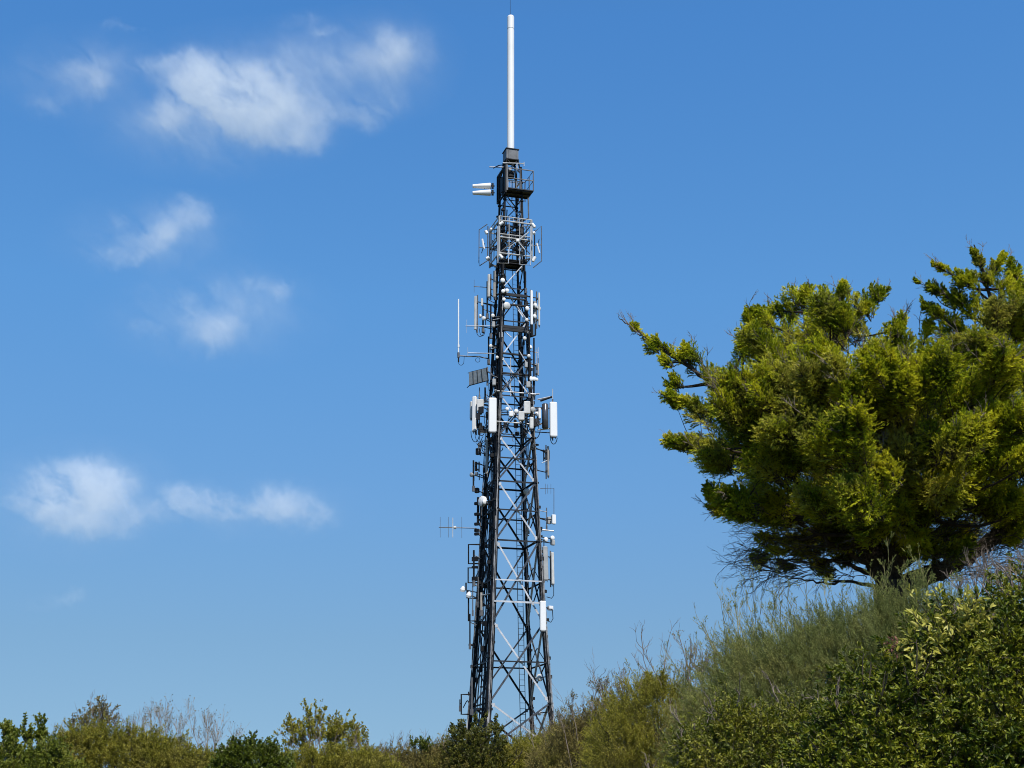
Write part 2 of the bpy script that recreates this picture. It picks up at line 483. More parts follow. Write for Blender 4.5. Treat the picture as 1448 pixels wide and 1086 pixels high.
# climbing ladder on the far left side and cable runs up the legs
m = MB()
lp = lambda z, s: (leg_at(-1, 0.15, z, .92) + V_ * s)
zs_ = np.linspace(BASE_Z + .3, tz(300), 30)
for s in (-.2, .2): m.tube([lp(z, s) for z in zs_], .028, 6)
for z in np.arange(BASE_Z + .5, tz(300), .3): m.tube([lp(z, -.2), lp(z, .2)], .014, 4)
part(m, 'ladder', 'galv_dark')
m = MB()
lq = lambda z, s: leg_at(.72, 1, z, .95) + U * s - V_ * .1
for s in (-.16, .16): m.tube([lq(z, s) for z in zs_], .022, 6)
for z in np.arange(BASE_Z + .5, tz(300), .32): m.tube([lq(z, -.16), lq(z, .16)], .013, 4)
part(m, 'ladder', 'steel')
def cable_run(corner, n, py0, py1, r0, spread, mat, seed, inset=(0, 0)):
    r = random.Random(seed); m = MB(); z0, z1 = tz(py0), tz(py1)
    for i in range(n):
        a = r.uniform(-spread, spread); b = r.uniform(-spread, spread)
        end = z0 + (z1 - z0) * r.choice([1, 1, .9, .75, .6, .5])
        pts = []
        for z in np.arange(z0, end, .9):
            c = leg_at(*corner, z) + U * (inset[0] + a + r.uniform(-.02, .02)) + V_ * (inset[1] + b + r.uniform(-.02, .02))
            pts.append(c)
        if len(pts) > 1: m.tube(pts, r.uniform(.6, 1.2) * r0, 6)
    return tag(part(m, 'feeder_cables', mat), kind='stuff')
cable_run((-1, -1), 13, 1080, 340, .026, .15, 'cable', 1, (.03, .05))
cable_run((-1, -1), 1, 1080, 420, .022, .17, 'cable_grey', 2, (.0, -.05))  # lighter strand set in front, its colour painting a glint down the dark leg
cable_run((-1, -.45), 9, 1080, 385, .024, .16, 'cable', 6)
cable_run((-1, .25), 7, 1080, 385, .022, .2, 'cable', 7)
cable_run((-1, -1), 5, 640, 300, .024, .2, 'cable', 8, (.0, .1))
cable_run((-1, -.2), 8, 640, 300, .022, .2, 'cable', 12, (.1, .0))
cable_run((1, .3), 5, 640, 385, .022, .18, 'cable', 13, (-.05, .0))
cable_run((-1, -1), 3, 1080, 420, .019, .1, 'cable_glint', 14, (.02, -.19))
cable_run((1, -1), 3, 1080, 520, .018, .08, 'cable_glint', 15, (.0, -.15))
cable_run((-1, 1), 3, 1080, 520, .018, .1, 'cable_glint', 16, (-.15, -.12))
cable_run((1, 1), 2, 1080, 520, .013, .08, 'cable_glint', 17, (-.0, -.15))
cable_run((-1, 1), 10, 1080, 360, .026, .16, 'cable', 3, (.0, -.05))
cable_run((-1, 1), 3, 1010, 420, .022, .17, 'cable_grey', 31, (-.1, -.15))
cable_run((1, 1), 7, 1080, 420, .024, .11, 'cable', 4)
cable_run((1, 1), 2, 1080, 500, .02, .13, 'cable_grey', 41, (0, -.1))
cable_run((1, -1), 7, 1080, 420, .024, .11, 'cable', 5, (-.05, .05))
cable_run((1, -1), 1, 1080, 640, .022, .13, 'cable_grey', 51, (.0, -.08))
# cable trays crossing between the two left legs
m = MB()
cable_tray_z = np.arange(BASE_Z + .8, tz(400), .75)
for s in (-.55, -.3):
    m.tube([leg_at(-1, s, z, .98) for z in np.arange(BASE_Z + .3, tz(390), 1.5)], .035, 5)
for z in cable_tray_z: m.box((leg_at(-1, -.42, z, .98)), (.05, tw_(z) * .22, .04), Matrix.Rotation(PHI, 3, 'Z'))
part(m, 'cable_tray', 'steel')

RZ = lambda d: Matrix.Rotation(R(d), 3, 'Z')
def Fdir(yaw):                                    # the way a front face looks: 0 = to the camera, + = to its right
    return Vector((math.sin(R(yaw)), -math.cos(R(yaw)), 0))

def arm_to_leg(p, r=.035, mat='steel', parent=None, name='bracket', drop=0.0):
    q = near_leg(p); q.z += drop
    m = MB(); m.tube([p, q], r, 6); m.box(q, (.2, .2, .12), Matrix.Rotation(PHI, 3, 'Z'))
    return part(m, name, mat, parent)

def panel(px0, py0, px1, py1, yaw=0, dy=-1.5, dep=.16, mat='white', pole=True, lean=0.0, caps=True, arms=2, name='panel_antenna', label=None):
    cx, cy = (px0 + px1) / 2, (py0 + py1) / 2
    top, bot = T(cx, py0, dy), T(cx, py1, dy)
    k = mpp(cy, TY + dy)
    c = (top + bot) / 2
    w = max(.06, (px1 - px0) * k / max(.4, math.cos(R(yaw))) - abs(math.sin(R(yaw))) * dep * .5)
    h = top.z - bot.z
    rot = RZ(yaw) @ Matrix.Rotation(R(lean), 3, 'Y')
    m = MB(); m.box(c, (w, dep, h), rot, min(w, dep) * .22)
    o = part(m, name, mat, label=label)
    f = Fdir(yaw); back = c - f * (dep / 2 + .14)
    if caps:
        mc = MB(); mc.box(c - Vector((0, 0, h / 2 + .022)), (w * .8, dep * .8, .04), rot)
        for s in (-.25, .25): mc.tube([c + rot @ Vector((w * s, 0, -h / 2 - .04)), c + rot @ Vector((w * s, 0, -h / 2 - .13))], .022, 6)
        part(mc, 'end_cap', 'box', o)
    if pole:
        mp = MB(); mp.tube([back - Vector((0, 0, h * .58)), back + Vector((0, 0, h * .56))], .038, 8)
        for s in (-.33, .33): mp.box(back + f * .07 + Vector((0, 0, h * s)), (.12, .16, .09), RZ(yaw))
        part(mp, 'mounting_pole', 'galv_dark', o)
    for i in range(arms):
        arm_to_leg(back + Vector((0, 0, h * (.36 if i == 0 else -.36))), .03, 'steel', o)
    return o

def dish(px, py, rpx, yaw=0, pitch=0, dy=-1.2, mat='white', deep=.55, arm=True, label=None):
    c = T(px, py, dy); r = rpx * mpp(py, TY + dy)
    ax = Fdir(yaw); ax = (ax * math.cos(R(pitch)) + Vector((0, 0, math.sin(R(pitch))))).normalized()
    m = MB()
    m.lathe(c, ax, [(r * .30, 0.0), (r * .28, r * .35), (r * .18, r * .72), (r * .05, r * .96), (0, r), (-r * deep, r), (-r * deep - .02, r * .95)], 22)
    o = part(m, 'dish_antenna', mat, smooth=False, label=label)
    m = MB(); m.lathe(c - ax * (r * deep + .02), ax, [(0, r * .93), (-r * .25, r * .62), (-r * .45, r * .25), (-r * .45 - .12, r * .22)], 16)
    part(m, 'rear_housing', 'greyp', o)
    if arm:
        b = c - ax * (r * (deep + .45) + .1)
        m = MB(); m.tube([b, b + Vector((0, 0, -.35))], .03, 6); part(m, 'mounting_pole', 'steel', o)
        arm_to_leg(b, .03, 'steel', o)
    return o

def whip(px, py0, py1, rad=.02, dy=0.0, mat='white', lean=0, name='whip_antenna', boom=None):
    m = MB(); a, b = T(px, py1, dy), T(px + lean, py0, dy)
    m.tube([a, b], rad, 8)
    o = part(m, name, mat)
    m = MB(); m.tube([a - (b - a).normalized() * .12, a + (b - a).normalized() * .2], rad * 1.7, 8); part(m, 'base_sleeve', 'galv_dark', o)
    if boom is not None:
        m = MB(); m.tube([T(px, boom, dy), near_leg(T(px, boom, dy))], .026, 6); part(m, 'boom', 'galv', o)
    return o

def box_unit(px0, py0, px1, py1, yaw=0, dy=-1.5, dep=.25, mat='offwhite', arm=True, name='radio_unit'):
    cx, cy = (px0 + px1) / 2, (py0 + py1) / 2; k = mpp(cy, TY + dy); c = T(cx, cy, dy)
    w, h = (px1 - px0) * k, (py1 - py0) * k * 1.02
    m = MB(); m.box(c, (w, dep, h), RZ(yaw), .025)
    o = part(m, name, mat)
    f = Fdir(yaw); m = MB()
    for i in range(5): m.box(c - f * (dep / 2 + .02) + RZ(yaw) @ Vector((w * (-.4 + .2 * i), 0, 0)), (.015, .05, h * .85), RZ(yaw))
    part(m, 'cooling_fins', 'greyp', o)
    if arm: arm_to_leg(c - f * (dep / 2 + .05), .03, 'steel', o)
    return o

# --- white top pole, lightning rod, cabin
m = MB(); zb, zt = tz(214), tz(22)
cx = Vector((TX, TY, 0)); rr = .225
m.lathe((TX, TY, zb), (0, 0, 1), [(0, rr), (tz(42.5) - zb, rr), (tz(42.4) - zb, rr * .93), (tz(41) - zb, rr * .93), (tz(40.9) - zb, rr),
        (zt - zb - .14, rr), (zt - zb - .05, rr * .85), (zt - zb, rr * .45), (zt - zb + .01, .001)], 28)
o = part(m, 'white_pole', 'white', smooth=False, label='tall slim white pole with a domed tip')
m = MB(); m.tube([(TX - .03, TY, zt - .05), (TX - .03, TY, tz(-14))], [.018, .008], 6); part(m, 'lightning_rod', 'steel')
m = MB(); z0, z1 = tz(228.5), tz(215)
m.box((TX, TY, (z0 + z1) / 2), (.78, .78, z1 - z0), Matrix.Rotation(PHI, 3, 'Z'))
for s in (-.25, .25): m.box(Vector((TX, TY, (z0 + z1) / 2)) + U * s - V_ * .4, (.03, .03, (z1 - z0) * .9), Matrix.Rotation(PHI, 3, 'Z'))
o = part(m, 'equipment_cabinet', 'box', label='grey boxed collar under the white pole')
m = MB(); m.box((TX, TY, z1 + .035), (.86, .86, .06), Matrix.Rotation(PHI, 3, 'Z')); part(m, 'lid', 'leg', o)
m = MB(); m.box((TX, TY, z0 - .02), (.84, .84, .05), Matrix.Rotation(PHI, 3, 'Z')); part(m, 'base_plate', 'leg', o)
# dark working gear between the cabin and the platform
m = MB()
for a, b in CORN: m.tube([leg_at(a, b, tz(250)), Vector((TX, TY, tz(228))) + U * a * .36 + V_ * b * .36], .05, 6)
m.box((TX, TY, tz(247)), (.4, .4, .45), Matrix.Rotation(PHI, 3, 'Z'), .04)
for q_ in range(4):
    a_, b_ = CORN[q_], CORN[(q_ + 1) % 4]
    m.tube([leg_at(*a_, tz(250)), Vector((TX, TY, tz(229))) + U * b_[0] * .36 + V_ * b_[1] * .36], .03, 5); m.tube([leg_at(*b_, tz(250)), Vector((TX, TY, tz(229))) + U * a_[0] * .36 + V_ * a_[1] * .36], .03, 5)
m.tube([T(712, 233, -.5), T(705, 234, -.5), T(699, 237, -.5), T(698, 238, -.4)], .03, 6)
part(m, 'mast_base', 'leg')
m = MB(); m.tube([T(692, 236, -.6), T(712, 236.5, -.3)], .035, 6); m.tube([T(711, 230.5, -.6), T(741, 231.5, -.5)], .04, 6)
m.tube([T(741, 229, -.5), T(741, 235, -.5)], .03, 6); m.tube([T(731, 231, -.6), T(731, 241, -.6)], .045, 6)
part(m, 'outrigger_arm', 'galv')
dish(721.5, 238.5, 2.2, 10, 0, -.9, arm=False)
dish(716.5, 243, 1.6, -20, 0, -.9, arm=False)
# --- working platform with its railing and dark side wall
pc = Vector((TX, TY, 0))
def pl(u, v, z): return pc + U * u + V_ * v + Vector((0, 0, z))
zf, zr = tz(276), tz(248)
m = MB(); m.box(pl(.30, -.42, zf), (1.75, 1.2, .06), Matrix.Rotation(PHI, 3, 'Z'))
for s in (-.5, 0, .5): m.box(pl(.30, -.42 + s, zf - .06), (1.7, .06, .06), Matrix.Rotation(PHI, 3, 'Z'))
o = part(m, 'work_platform', 'steel')
e0, e1, f0, f1 = -.56, 1.16, -1.0, .7
m = MB()
for u, v in ((e0, f0), (.3, f0), (e1, f0), (e1, -.15), (e1, f1), (.3, f1)): m.tube([pl(u, v, zf), pl(u, v, zr)], .038, 6)
for z in (zr, (zr + zf) / 2): m.tube([pl(e0, f0, z), pl(e1, f0, z), pl(e1, f1, z), pl(e0, f1, z)], .036, 6)
part(m, 'railing', 'galv_dark', o)
m = MB()
for i in range(9): m.tube([pl(e0 + .15 + i * .1, f0 + .08, zf), pl(e0 + .15 + i * .1, f0 + .08, zf + .55)], .012, 4)
m.tube([pl(e0 + .1, f0 + .08, zf + .55), pl(.4, f0 + .08, zf + .55)], .02, 5)
part(m, 'guard_bars', 'galv', o)
m = MB(); zw0, zw1 = tz(283), tz(245)
m.box(pl(e0 - .05, -.72, (zf + zr) / 2 - .05), (.06, .36, zr - zf + .1), Matrix.Rotation(PHI, 3, 'Z')); m.box(pl(e0 - .05, -.12, (zf + zr) / 2 - .15), (.06, .5, (zr - zf) * .72), Matrix.Rotation(PHI, 3, 'Z'))
for v in (-1.0, -.6, .3, .75): m.box(pl(e0 - .06, v, (zw0 + zw1) / 2), (.11, .11, zw1 - zw0), Matrix.Rotation(PHI, 3, 'Z'))
for z in (zw0, zw1): m.box(pl(e0 - .06, -.12, z), (.09, 1.75, .1), Matrix.Rotation(PHI, 3, 'Z'))
part(m, 'side_wall', 'leg', o)
m = MB(); m.box(pl(e0 + .02, f0 - .02, (zf + zr) / 2), (.1, .08, zr - zf + .35), Matrix.Rotation(PHI, 3, 'Z')); part(m, 'corner_post', 'galv_dark', o)
m = MB(); m.tube([T(747, 280, -.6), T(747.5, 310, -.6)], .05, 6); m.tube([T(747.5, 309, -.6), T(736, 313, -.3)], .05, 6); m.tube([T(735, 285, -.5), T(738, 316, -.4)], .035, 6); part(m, 'drop_ladder', 'galv_dark', o)
# --- pair of white tapered shrouds pointing left
for i, py in enumerate((263, 272.5)):
    a, b = T(668, py + .3, -.2), T(694, py, -.2)
    m = MB(); d = (b - a); L = d.length
    m.lathe(a, d, [(0, .04), (.02, .11), (L * .5, .16), (L - .03, .2), (L, .17)], 18)
    o = part(m, 'cone_antenna', 'white', smooth=False)
    m = MB(); m.tube([b, T(699, py, -.1)], .05, 6); m.box(T(696.5, py, -.2), (.14, .2, .3)); part(m, 'bracket', 'leg', o)

# --- round antenna platform with tube frames
def hexframe(px_list, r, dy, name, mat='galv_dark', parent=None):
    m = MB(); m.tube([T(a, b, dy) for a, b in px_list], r, 6); return part(m, name, mat, parent)
zr0, zr1, zr2 = tz(371), tz(346), tz(320)
def rg(u, v, z): return pl(u * 1.03, v * 1.03, z)
SQ = [(-1, -1), (1, -1), (1, 1), (-1, 1)]
ro = MB()
zr3 = tz(317.5); zr4 = tz(323.5); zr5 = tz(342); zr6 = tz(346.5)
for z, r in ((zr3, .035), (zr4, .05), (zr5, .034), (zr6, .05), (zr0 + .1, .045)):
    ro.tube([rg(u, v, z) for u, v in SQ + SQ[:1]], r, 7)
for u, v in SQ: ro.tube([rg(u, v, zr0 - .1), rg(u, v, zr3)], .055, 8)
for u, v in ((-.4, -1), (.25, -1), (-1, .1), (1, .0), (-1, .6)): ro.tube([rg(u, v, zr0), rg(u, v, zr3)], .03, 6)
op = part(ro, 'ring_frame', 'greyp')
ro = MB()
for u, v in SQ:
    for z in (zr0, zr6): ro.tube([rg(u, v, z), rg(u * .3, v * .3, z - .03)], .045, 5)
for i in range(7): ro.tube([rg(-.8 + i * .27, -1, zr6), rg(-.8 + i * .27, -1, zr5)], .02, 4)
ro.tube([rg(-1, -1, zr0 + .1), rg(.1, -1.02, zr6)], .03, 5); ro.tube([rg(.1, -1, zr6), rg(1, -1.02, zr0 + .1)], .03, 5)
part(ro, 'cross_tubes', 'galv_dark', op)
m = MB()
for i in range(8): m.tube([rg(-.9 + i * .26, -1, zr4), rg(-.9 + i * .26, -1, zr3)], .018, 4)
part(m, 'grating_bars', 'galv', op)
m = MB(); m.box((TX, TY, zr0 - .1), (1.35, 1.35, .05), Matrix.Rotation(PHI, 3, 'Z'))
for s_ in (-.75, 0, .75): m.box(pl(0, s_ * .8, zr0 - .16), (1.7, .07, .07), Matrix.Rotation(PHI, 3, 'Z'))
part(m, 'deck', 'leg', op)
hexframe([(690, 320), (689.5, 366), (694, 373), (704, 378)], .04, .1, 'corner_hoop', 'galv_dark', op)
hexframe([(693, 322), (693, 370)], .035, .5, 'corner_hoop', 'galv_dark', op)
hexframe([(756, 326), (756, 366)], .04, .3, 'corner_hoop', 'leg', op)
hexframe([(689, 317), (677.5, 325), (677.2, 371), (678, 376), (690, 368)], .03, -.2, 'bent_hoop', 'galv_dark', op)
hexframe([(757, 327), (765.5, 320), (766, 369), (754, 378.5)], .03, -.2, 'bent_hoop', 'galv_dark', op)
hexframe([(704, 320), (704, 372), (719, 372.5), (719, 354), (722, 348), (732, 341), (742, 353)], .034, -1.6, 'bent_hoop', 'galv', op)
hexframe([(735, 362), (735, 374), (750, 375), (750.5, 320), (738, 320)], .034, -1.6, 'bent_hoop', 'galv', op)
hexframe([(748, 328), (732, 341)], .045, -1.65, 'crossed_dipole', 'galv', op)
hexframe([(682, 338), (684.5, 352)], .06, -.6, 'crossed_dipole', 'white', op)
hexframe([(685, 344), (681, 358)], .025, -.6, 'crossed_dipole', 'steel', op)
hexframe([(678, 350), (692, 350)], .025, -.6, 'dipole_arm', 'galv_dark', op)
hexframe([(759, 344), (763, 358)], .05, -.6, 'crossed_dipole', 'white', op)
hexframe([(762.5, 338), (760, 347)], .025, -.6, 'crossed_dipole', 'steel', op)
hexframe([(752, 348), (766, 346)], .025, -.6, 'dipole_arm', 'galv_dark', op)
for (x0, y0, x1, y1) in ((706, 318, 711.5, 314), (752, 316, 756.5, 322), (686.5, 326, 689, 331), (706, 360, 711, 365.5), (753, 370, 757, 363), (687, 366, 692, 364), (753, 330, 757, 329), (693, 324, 696, 324.5)):
    a, b = T(x0, y0, -1.3), T(x1, y1, -1.3); m = MB(); d = b - a; L = d.length
    m.lathe(a, d, [(0, .05), (.03, .1), (L - .03, .1), (L, .05)], 12); part(m, 'element_cover', 'white', op)
m = MB(); m.lathe(T(732, 340.5, -1.72), (0, -1, 0), [(0, .1), (.06, .1), (.09, .05)], 12); part(m, 'dipole_hub', 'white', op)
# gear inside the ring
m = MB()
r_ = random.Random(5)
for i in range(26):
    p = Vector((TX + r_.uniform(-.9, .9), TY + r_.uniform(-.9, .9), r_.uniform(zr0, zr2)))
    m.box(p, (r_.uniform(.1, .3), r_.uniform(.1, .3), r_.uniform(.1, .4)), RZ(r_.uniform(0, 90)))
for i in range(20):
    p = Vector((TX + r_.uniform(-1, 1), TY + r_.uniform(-1, 1), r_.uniform(zr0, zr2))); q = p + Vector((r_.uniform(-.6, .6), r_.uniform(-.6, .6), r_.uniform(-.8, .8)))
    m.tube([p, q], .025, 5)
tag(part(m, 'junction_gear', 'steel', op), kind='stuff')

# --- upper shaft equipment
panel(689.5, 388, 693, 420, -35, -.4, .12, 'offwhite')
panel(697.5, 383, 701, 420, -20, -.9, .1, 'beige')
def yagi(pts_boom, els, dy, rad=.022, er=.011, mat='galv_dark'):
    m = MB(); m.tube([T(*p, dy) for p in pts_boom], rad, 6)
    m.tube([T(*pts_boom[-1], dy), near_leg(T(*pts_boom[-1], dy))], rad * 1.2, 6)
    o = part(m, 'yagi_antenna', mat)
    for x, y0, y1 in els:
        m = MB(); m.tube([T(x, y0, dy - .03), T(x, y1, dy - .03)], er, 5); part(m, 'element', mat, o)
    return o
yagi([(670, 405), (689, 406.5)], [(670.5, 395.5, 413.5)], -.2)
yagi([(658.5, 461), (700, 461)], [(660, 452, 471)], -.6, .026, .01, 'galv')
yagi([(661, 499), (699, 500)], [(661.5, 491, 503)], -.6, .026, .01, 'galv')
dish(711, 396, 3.2, 15, 0, -1.3); dish(711.5, 411.5, 2.7, 5, 0, -1.3); dish(717.3, 410.5, 2.7, 20, 0, -1.4); dish(712.5, 423, 2.5, -10, 0, -1.3)
dish(717, 432, 5.2, 25, -5, -1.5, 'offwhite', label='round grey white dish on the near face')
panel(670.5, 419, 673.8, 466, -40, -.3, .09, 'offwhite', caps=False)
box_unit(680, 422, 683, 433, -10, -.3, .12, 'offwhite')
whip(683, 432, 468, .05, -.3, 'leg', boom=437)
dish(678, 447, 2.8, -70, 0, -.4); dish(683.5, 450, 3, -35, 0, -.5)
for (x_, a_, b_, d_) in ((689, 398, 448, -.3), (691, 476, 513, -.4), (755, 478, 562, -.6), (748.5, 466, 560, -.9), (694, 430, 476, -.6), (708, 440, 560, -1.5), (686, 548, 566, -.2), (743, 384, 412, -.6)): whip(x_, a_, b_, .05, d_, 'leg', boom=(a_ + b_) / 2, name='support_pole')
for (x_, y_, r_) in ((697, 446, 2.6), (694, 489, 2.4), (742, 478, 2.6), (748, 503, 2.4), (703, 505, 2.2), (745, 452, 2.4)): dish(x_, y_, r_, 10, 0, -1.3, 'offwhite')
for (x0_, y0_, x1_, y1_) in ((695.5, 455, 700, 463), (742, 512, 746, 520), (696, 536, 701, 545), (744, 540, 750, 548), (706, 470, 711, 478)): box_unit(x0_, y0_, x1_, y1_, 5, -1.4, .2, 'greyp')
# hanging cable loop below
def arc(px, py, rx, ry, a0, a1, dy, r, name, mat='cable', parent=None, n=12):
    m = MB(); m.tube([T(px + rx * math.cos(R(a)), py + ry * math.sin(R(a)), dy) for a in np.linspace(a0, a1, n)], r, 6); return part(m, name, mat, parent)
arc(679, 466, 5.5, 10, 0, 180, -.3, .018, 'cable_loop'); arc(682, 466, 4, 9, 0, 190, -.3, .018, 'cable_loop')
w0 = whip(648.3, 423, 503, .042, -.4, 'white', boom=None)
m = MB(); m.tube([T(648, 503, -.4), T(664, 504, -.4), T(676, 504, -.5), T(690, 507, -.3)], .036, 7); part(m, 'boom', 'galv_dark', w0)
m = MB(); m.lathe(T(648.4, 491, -.4), (0, 0, 1), [(0, .06), (.16, .06)], 10); part(m, 'collar', 'white', w0)
m = MB(); m.tube([T(648.4, 503, -.4), T(648.4, 512, -.4)], .045, 7); part(m, 'base_sleeve', 'leg', w0)
arc(652, 511, 4, 5.5, 0, 180, -.4, .014, 'cable_loop'); m = MB(); m.tube([T(656, 511, -.4), T(656.5, 504, -.4)], .014, 5); part(m, 'cable_loop', 'cable')
arc(675.5, 509, 3.2, 3.2, 0, 360, -.45, .014, 'cable_loop', n=16)
# right hand antennas at the upper shaft
panel(749.8, 411, 753.6, 459, 15, -.6, .13, 'white')
panel(761.3, 414, 763.4, 460, 50, -.3, .1, 'offwhite', arms=1)
panel(754.8, 426, 757.5, 455, 30, -.2, .12, 'greyp', arms=1)
dish(758, 432, 3.6, 55, 0, -.4); dish(763.2, 436, 3.4, 65, 0, -.2); dish(756.5, 447, 3, 40, 0, -.4); dish(746, 436, 3.2, 30, 0, -.9)
dish(750.5, 490, 3, 40, 20, -.7); dish(748, 470, 2, 20, 0, -.8, arm=False)
m = MB(); m.tube([T(752, 460, -.6), T(752, 476, -.6)], .1, 8); m.tube([T(757, 458, -.4), T(757, 474, -.5)], .06, 6); m.tube([T(757, 474, -.5), T(745, 478, -.6)], .05, 6); part(m, 'antenna_mount', 'leg')
whip(761, 491, 511, .018, -.2, 'galv', boom=499); whip(759, 493, 520, .022, -.3, 'galv', boom=516)
panel(760, 514, 762, 531, 40, -.2, .1, 'greyp', arms=1, caps=False)
dish(751, 535.5, 3.4, 10, 0, -.9); dish(755.4, 535.5, 3.0, 15, 0, -.8); dish(759.5, 536.5, 2.5, 45, 0, -.6)
m = MB(); r_ = random.Random(21)
for i in range(70):                               # clamps, glands and bent conduits on the left face
    z = tz(r_.uniform(640, 1000)) if i < 45 else tz(r_.uniform(395, 640)); s_ = r_.uniform(-1.05, 1.05)
    c = leg_at(-1.0, s_, z) - U * r_.uniform(-.05, .25)
    if i % 3: m.box(c, (r_.uniform(.08, .3), r_.uniform(.1, .3), r_.uniform(.05, .3)), RZ(17 + r_.uniform(-30, 30)))
    else:
        q = leg_at(-1.0, s_ + r_.uniform(.4, .9) * r_.choice((-1, 1)), z + r_.uniform(-.6, .6)) - U * .1
        m.tube(smooth_path([c, (c + q) / 2 + Vector((r_.uniform(-.15, .15), 0, r_.uniform(.1, .35))), q], 4), .03, 5)
for i in range(26):
    z = tz(r_.uniform(620, 1000)); c = leg_at(r_.choice((1, .98)), r_.choice((-1, 1)), z) + U * r_.uniform(.02, .22)
    m.box(c, (r_.uniform(.08, .25), r_.uniform(.1, .2), r_.uniform(.05, .2)), RZ(r_.uniform(0, 60)))
tag(part(m, 'fittings', 'leg'), kind='stuff')
# light coloured service struts crossing the near face
for (a, b, c, d) in ((731, 433, 747, 455), (713, 468, 723, 477), (734, 496, 746, 516), (712, 533, 726, 556), (722, 506, 722, 560)):
    m = MB(); m.tube([T(a, b, -1.0), T(c, d, -1.0)], .03, 6); part(m, 'service_strut', 'galv')
# solid ties crossing the shaft
for y in (424, 429, 438, 470, 474, 508, 536):
    z = tz(y); m = MB(); m.box((leg_at(-1, -1, z) + leg_at(1, -1, z)) / 2 - V_ * .1, (tw_(z) * .95, .14, .16 if y in (424, 470, 474) else .08), Matrix.Rotation(PHI, 3, 'Z')); part(m, 'cross_tie', 'steel')
# --- grey rectangular grid panel held out to the left
A, B, C_, D_ = T(664, 527, .0), T(687.5, 521, -.9), T(690, 538, -.9), T(664, 545, .0)
nn = (B - A).cross(D_ - A).normalized()
m = MB(); th = nn * .05
vs = [q + th for q in (A, B, C_, D_)] + [q - th for q in (A, B, C_, D_)]
m.add(vs, [(0, 1, 2, 3), (7, 6, 5, 4), (0, 4, 5, 1), (1, 5, 6, 2), (2, 6, 7, 3), (3, 7, 4, 0)])
o = part(m, 'billboard_antenna', 'mesh', label='flat grey rectangular panel held out on the left')
m = MB(); m.tube([A, B, C_, D_, A], .045, 5)
for s in (.25, .5, .75): m.tube([A.lerp(B, s) + nn * .07, D_.lerp(C_, s) + nn * .07], .018, 4); m.tube([A.lerp(B, s) - nn * .07, D_.lerp(C_, s) - nn * .07], .018, 4)
m.tube([A - (B - A) * .1, A], .025, 5); m.tube([D_ - (C_ - D_) * .14 - Vector((0, 0, .1)), D_], .025, 5)
part(m, 'frame', 'leg', o)
m = MB(); m.tube([T(689, 519, -.8), T(689, 545, -.8)], .05, 7); m.tube([T(689, 525, -.8), T(697, 530, -1.2)], .04, 6); m.tube([T(694, 520, -1.2), T(694, 537, -1.2)], .03, 6); m.tube([T(694, 530, -1.2), T(704, 534, -1.4)], .03, 6)
part(m, 'bracket', 'galv_dark', o)

# --- ring of sector panels
m = MB()
z_t, z_b = tz(563), tz(606)
def sq(z, k): return [leg_at(a, b, z) + (leg_at(a, b, z) - Vector((TX, TY, z))).normalized() * k for a, b in CORN + CORN[:1]]
for z in (z_t, z_b): m.tube(sq(z, .35), .034, 6)
for a, b in CORN:
    for z in (z_t, z_b): m.tube([leg_at(a, b, z), leg_at(a, b, z) + (leg_at(a, b, z) - Vector((TX, TY, z))).normalized() * .55], .05, 6)
m.tube([T(680, 562, -.4), T(676, 562, -.3)], .03, 6)
m.tube([T(760, 565, -.5), T(778, 561, -.6)], .04, 6); m.tube([T(760, 608, -.5), T(778, 606, -.6)], .04, 6)
part(m, 'head_frame', 'galv')
panel(667.6, 561, 674.5, 610, -25, -.2, .2, 'white')
panel(665, 568, 668, 592, -60, .3, .15, 'offwhite', arms=1)
box_unit(674.5, 565, 684, 581.5, -5, -.5, .22)
panel(690.8, 563, 702.2, 611, 5, -2.2, .2, 'white')
panel(777, 569, 788, 617.5, 10, -.7, .22, 'white')
box_unit(740.7, 568, 749.8, 585, 5, -1.7, .22)
box_unit(733, 582, 741.5, 594.5, 0, -1.8, .25, 'offwhite')
box_unit(719.5, 582, 726, 589, 10, -1.5, .2, 'white')
dish(730, 581, 3, 10, 0, -1.6); dish(717.3, 578, 2.6, 0, 0, -1.6); dish(754, 579, 4, 30, 0, -1.2, 'greyp'); dish(760, 585, 3.4, 45, 0, -1)
panel(748.5, 590, 754.5, 606, 15, -1.5, .15, 'offwhite', arms=1)
panel(761, 577, 764.8, 592, 25, -1.0, .15, 'white', arms=1)
m = MB(); a, b = T(771, 606, -.7), T(771, 571, -.7)
m.lathe(a, (0, 0, 1), [(0, .14), (.04, .19), (b.z - a.z - .04, .19), (b.z - a.z, .14)], 20)
o = part(m, 'drum_antenna', hard_mat('dark glossy drum', (.07, .07, .075), .25, .5, .3, 3), smooth=True, label='dark upright cylinder beside a long white panel')
arm_to_leg(a + Vector((0, 0, .3)), .04, 'steel', o); arm_to_leg(b - Vector((0, 0, .3)), .04, 'steel', o)
whip(678, 548, 563, .03, -.3, 'galv_dark'); whip(781.5, 550, 569, .025, -.7, 'galv')
m = MB(); m.tube([T(764, 567, -.5), T(781, 561, -.6)], .06, 6); part(m, 'outrigger_arm', 'steel')
panel(674, 584, 676, 606, -30, .1, .15, 'leg', arms=1, caps=False)
for i in range(5):
    arc([672, 681, 744, 757, 783][i], [611, 606, 600, 606, 617][i], [6, 5, 6, 7, 5][i], [14, 10, 12, 14, 11][i], 0 if i != 4 else 10, 185, [-.2, -.4, -1.5, -1.2, -.6][i], .024, 'cable_loop')
m = MB(); r_ = random.Random(9)
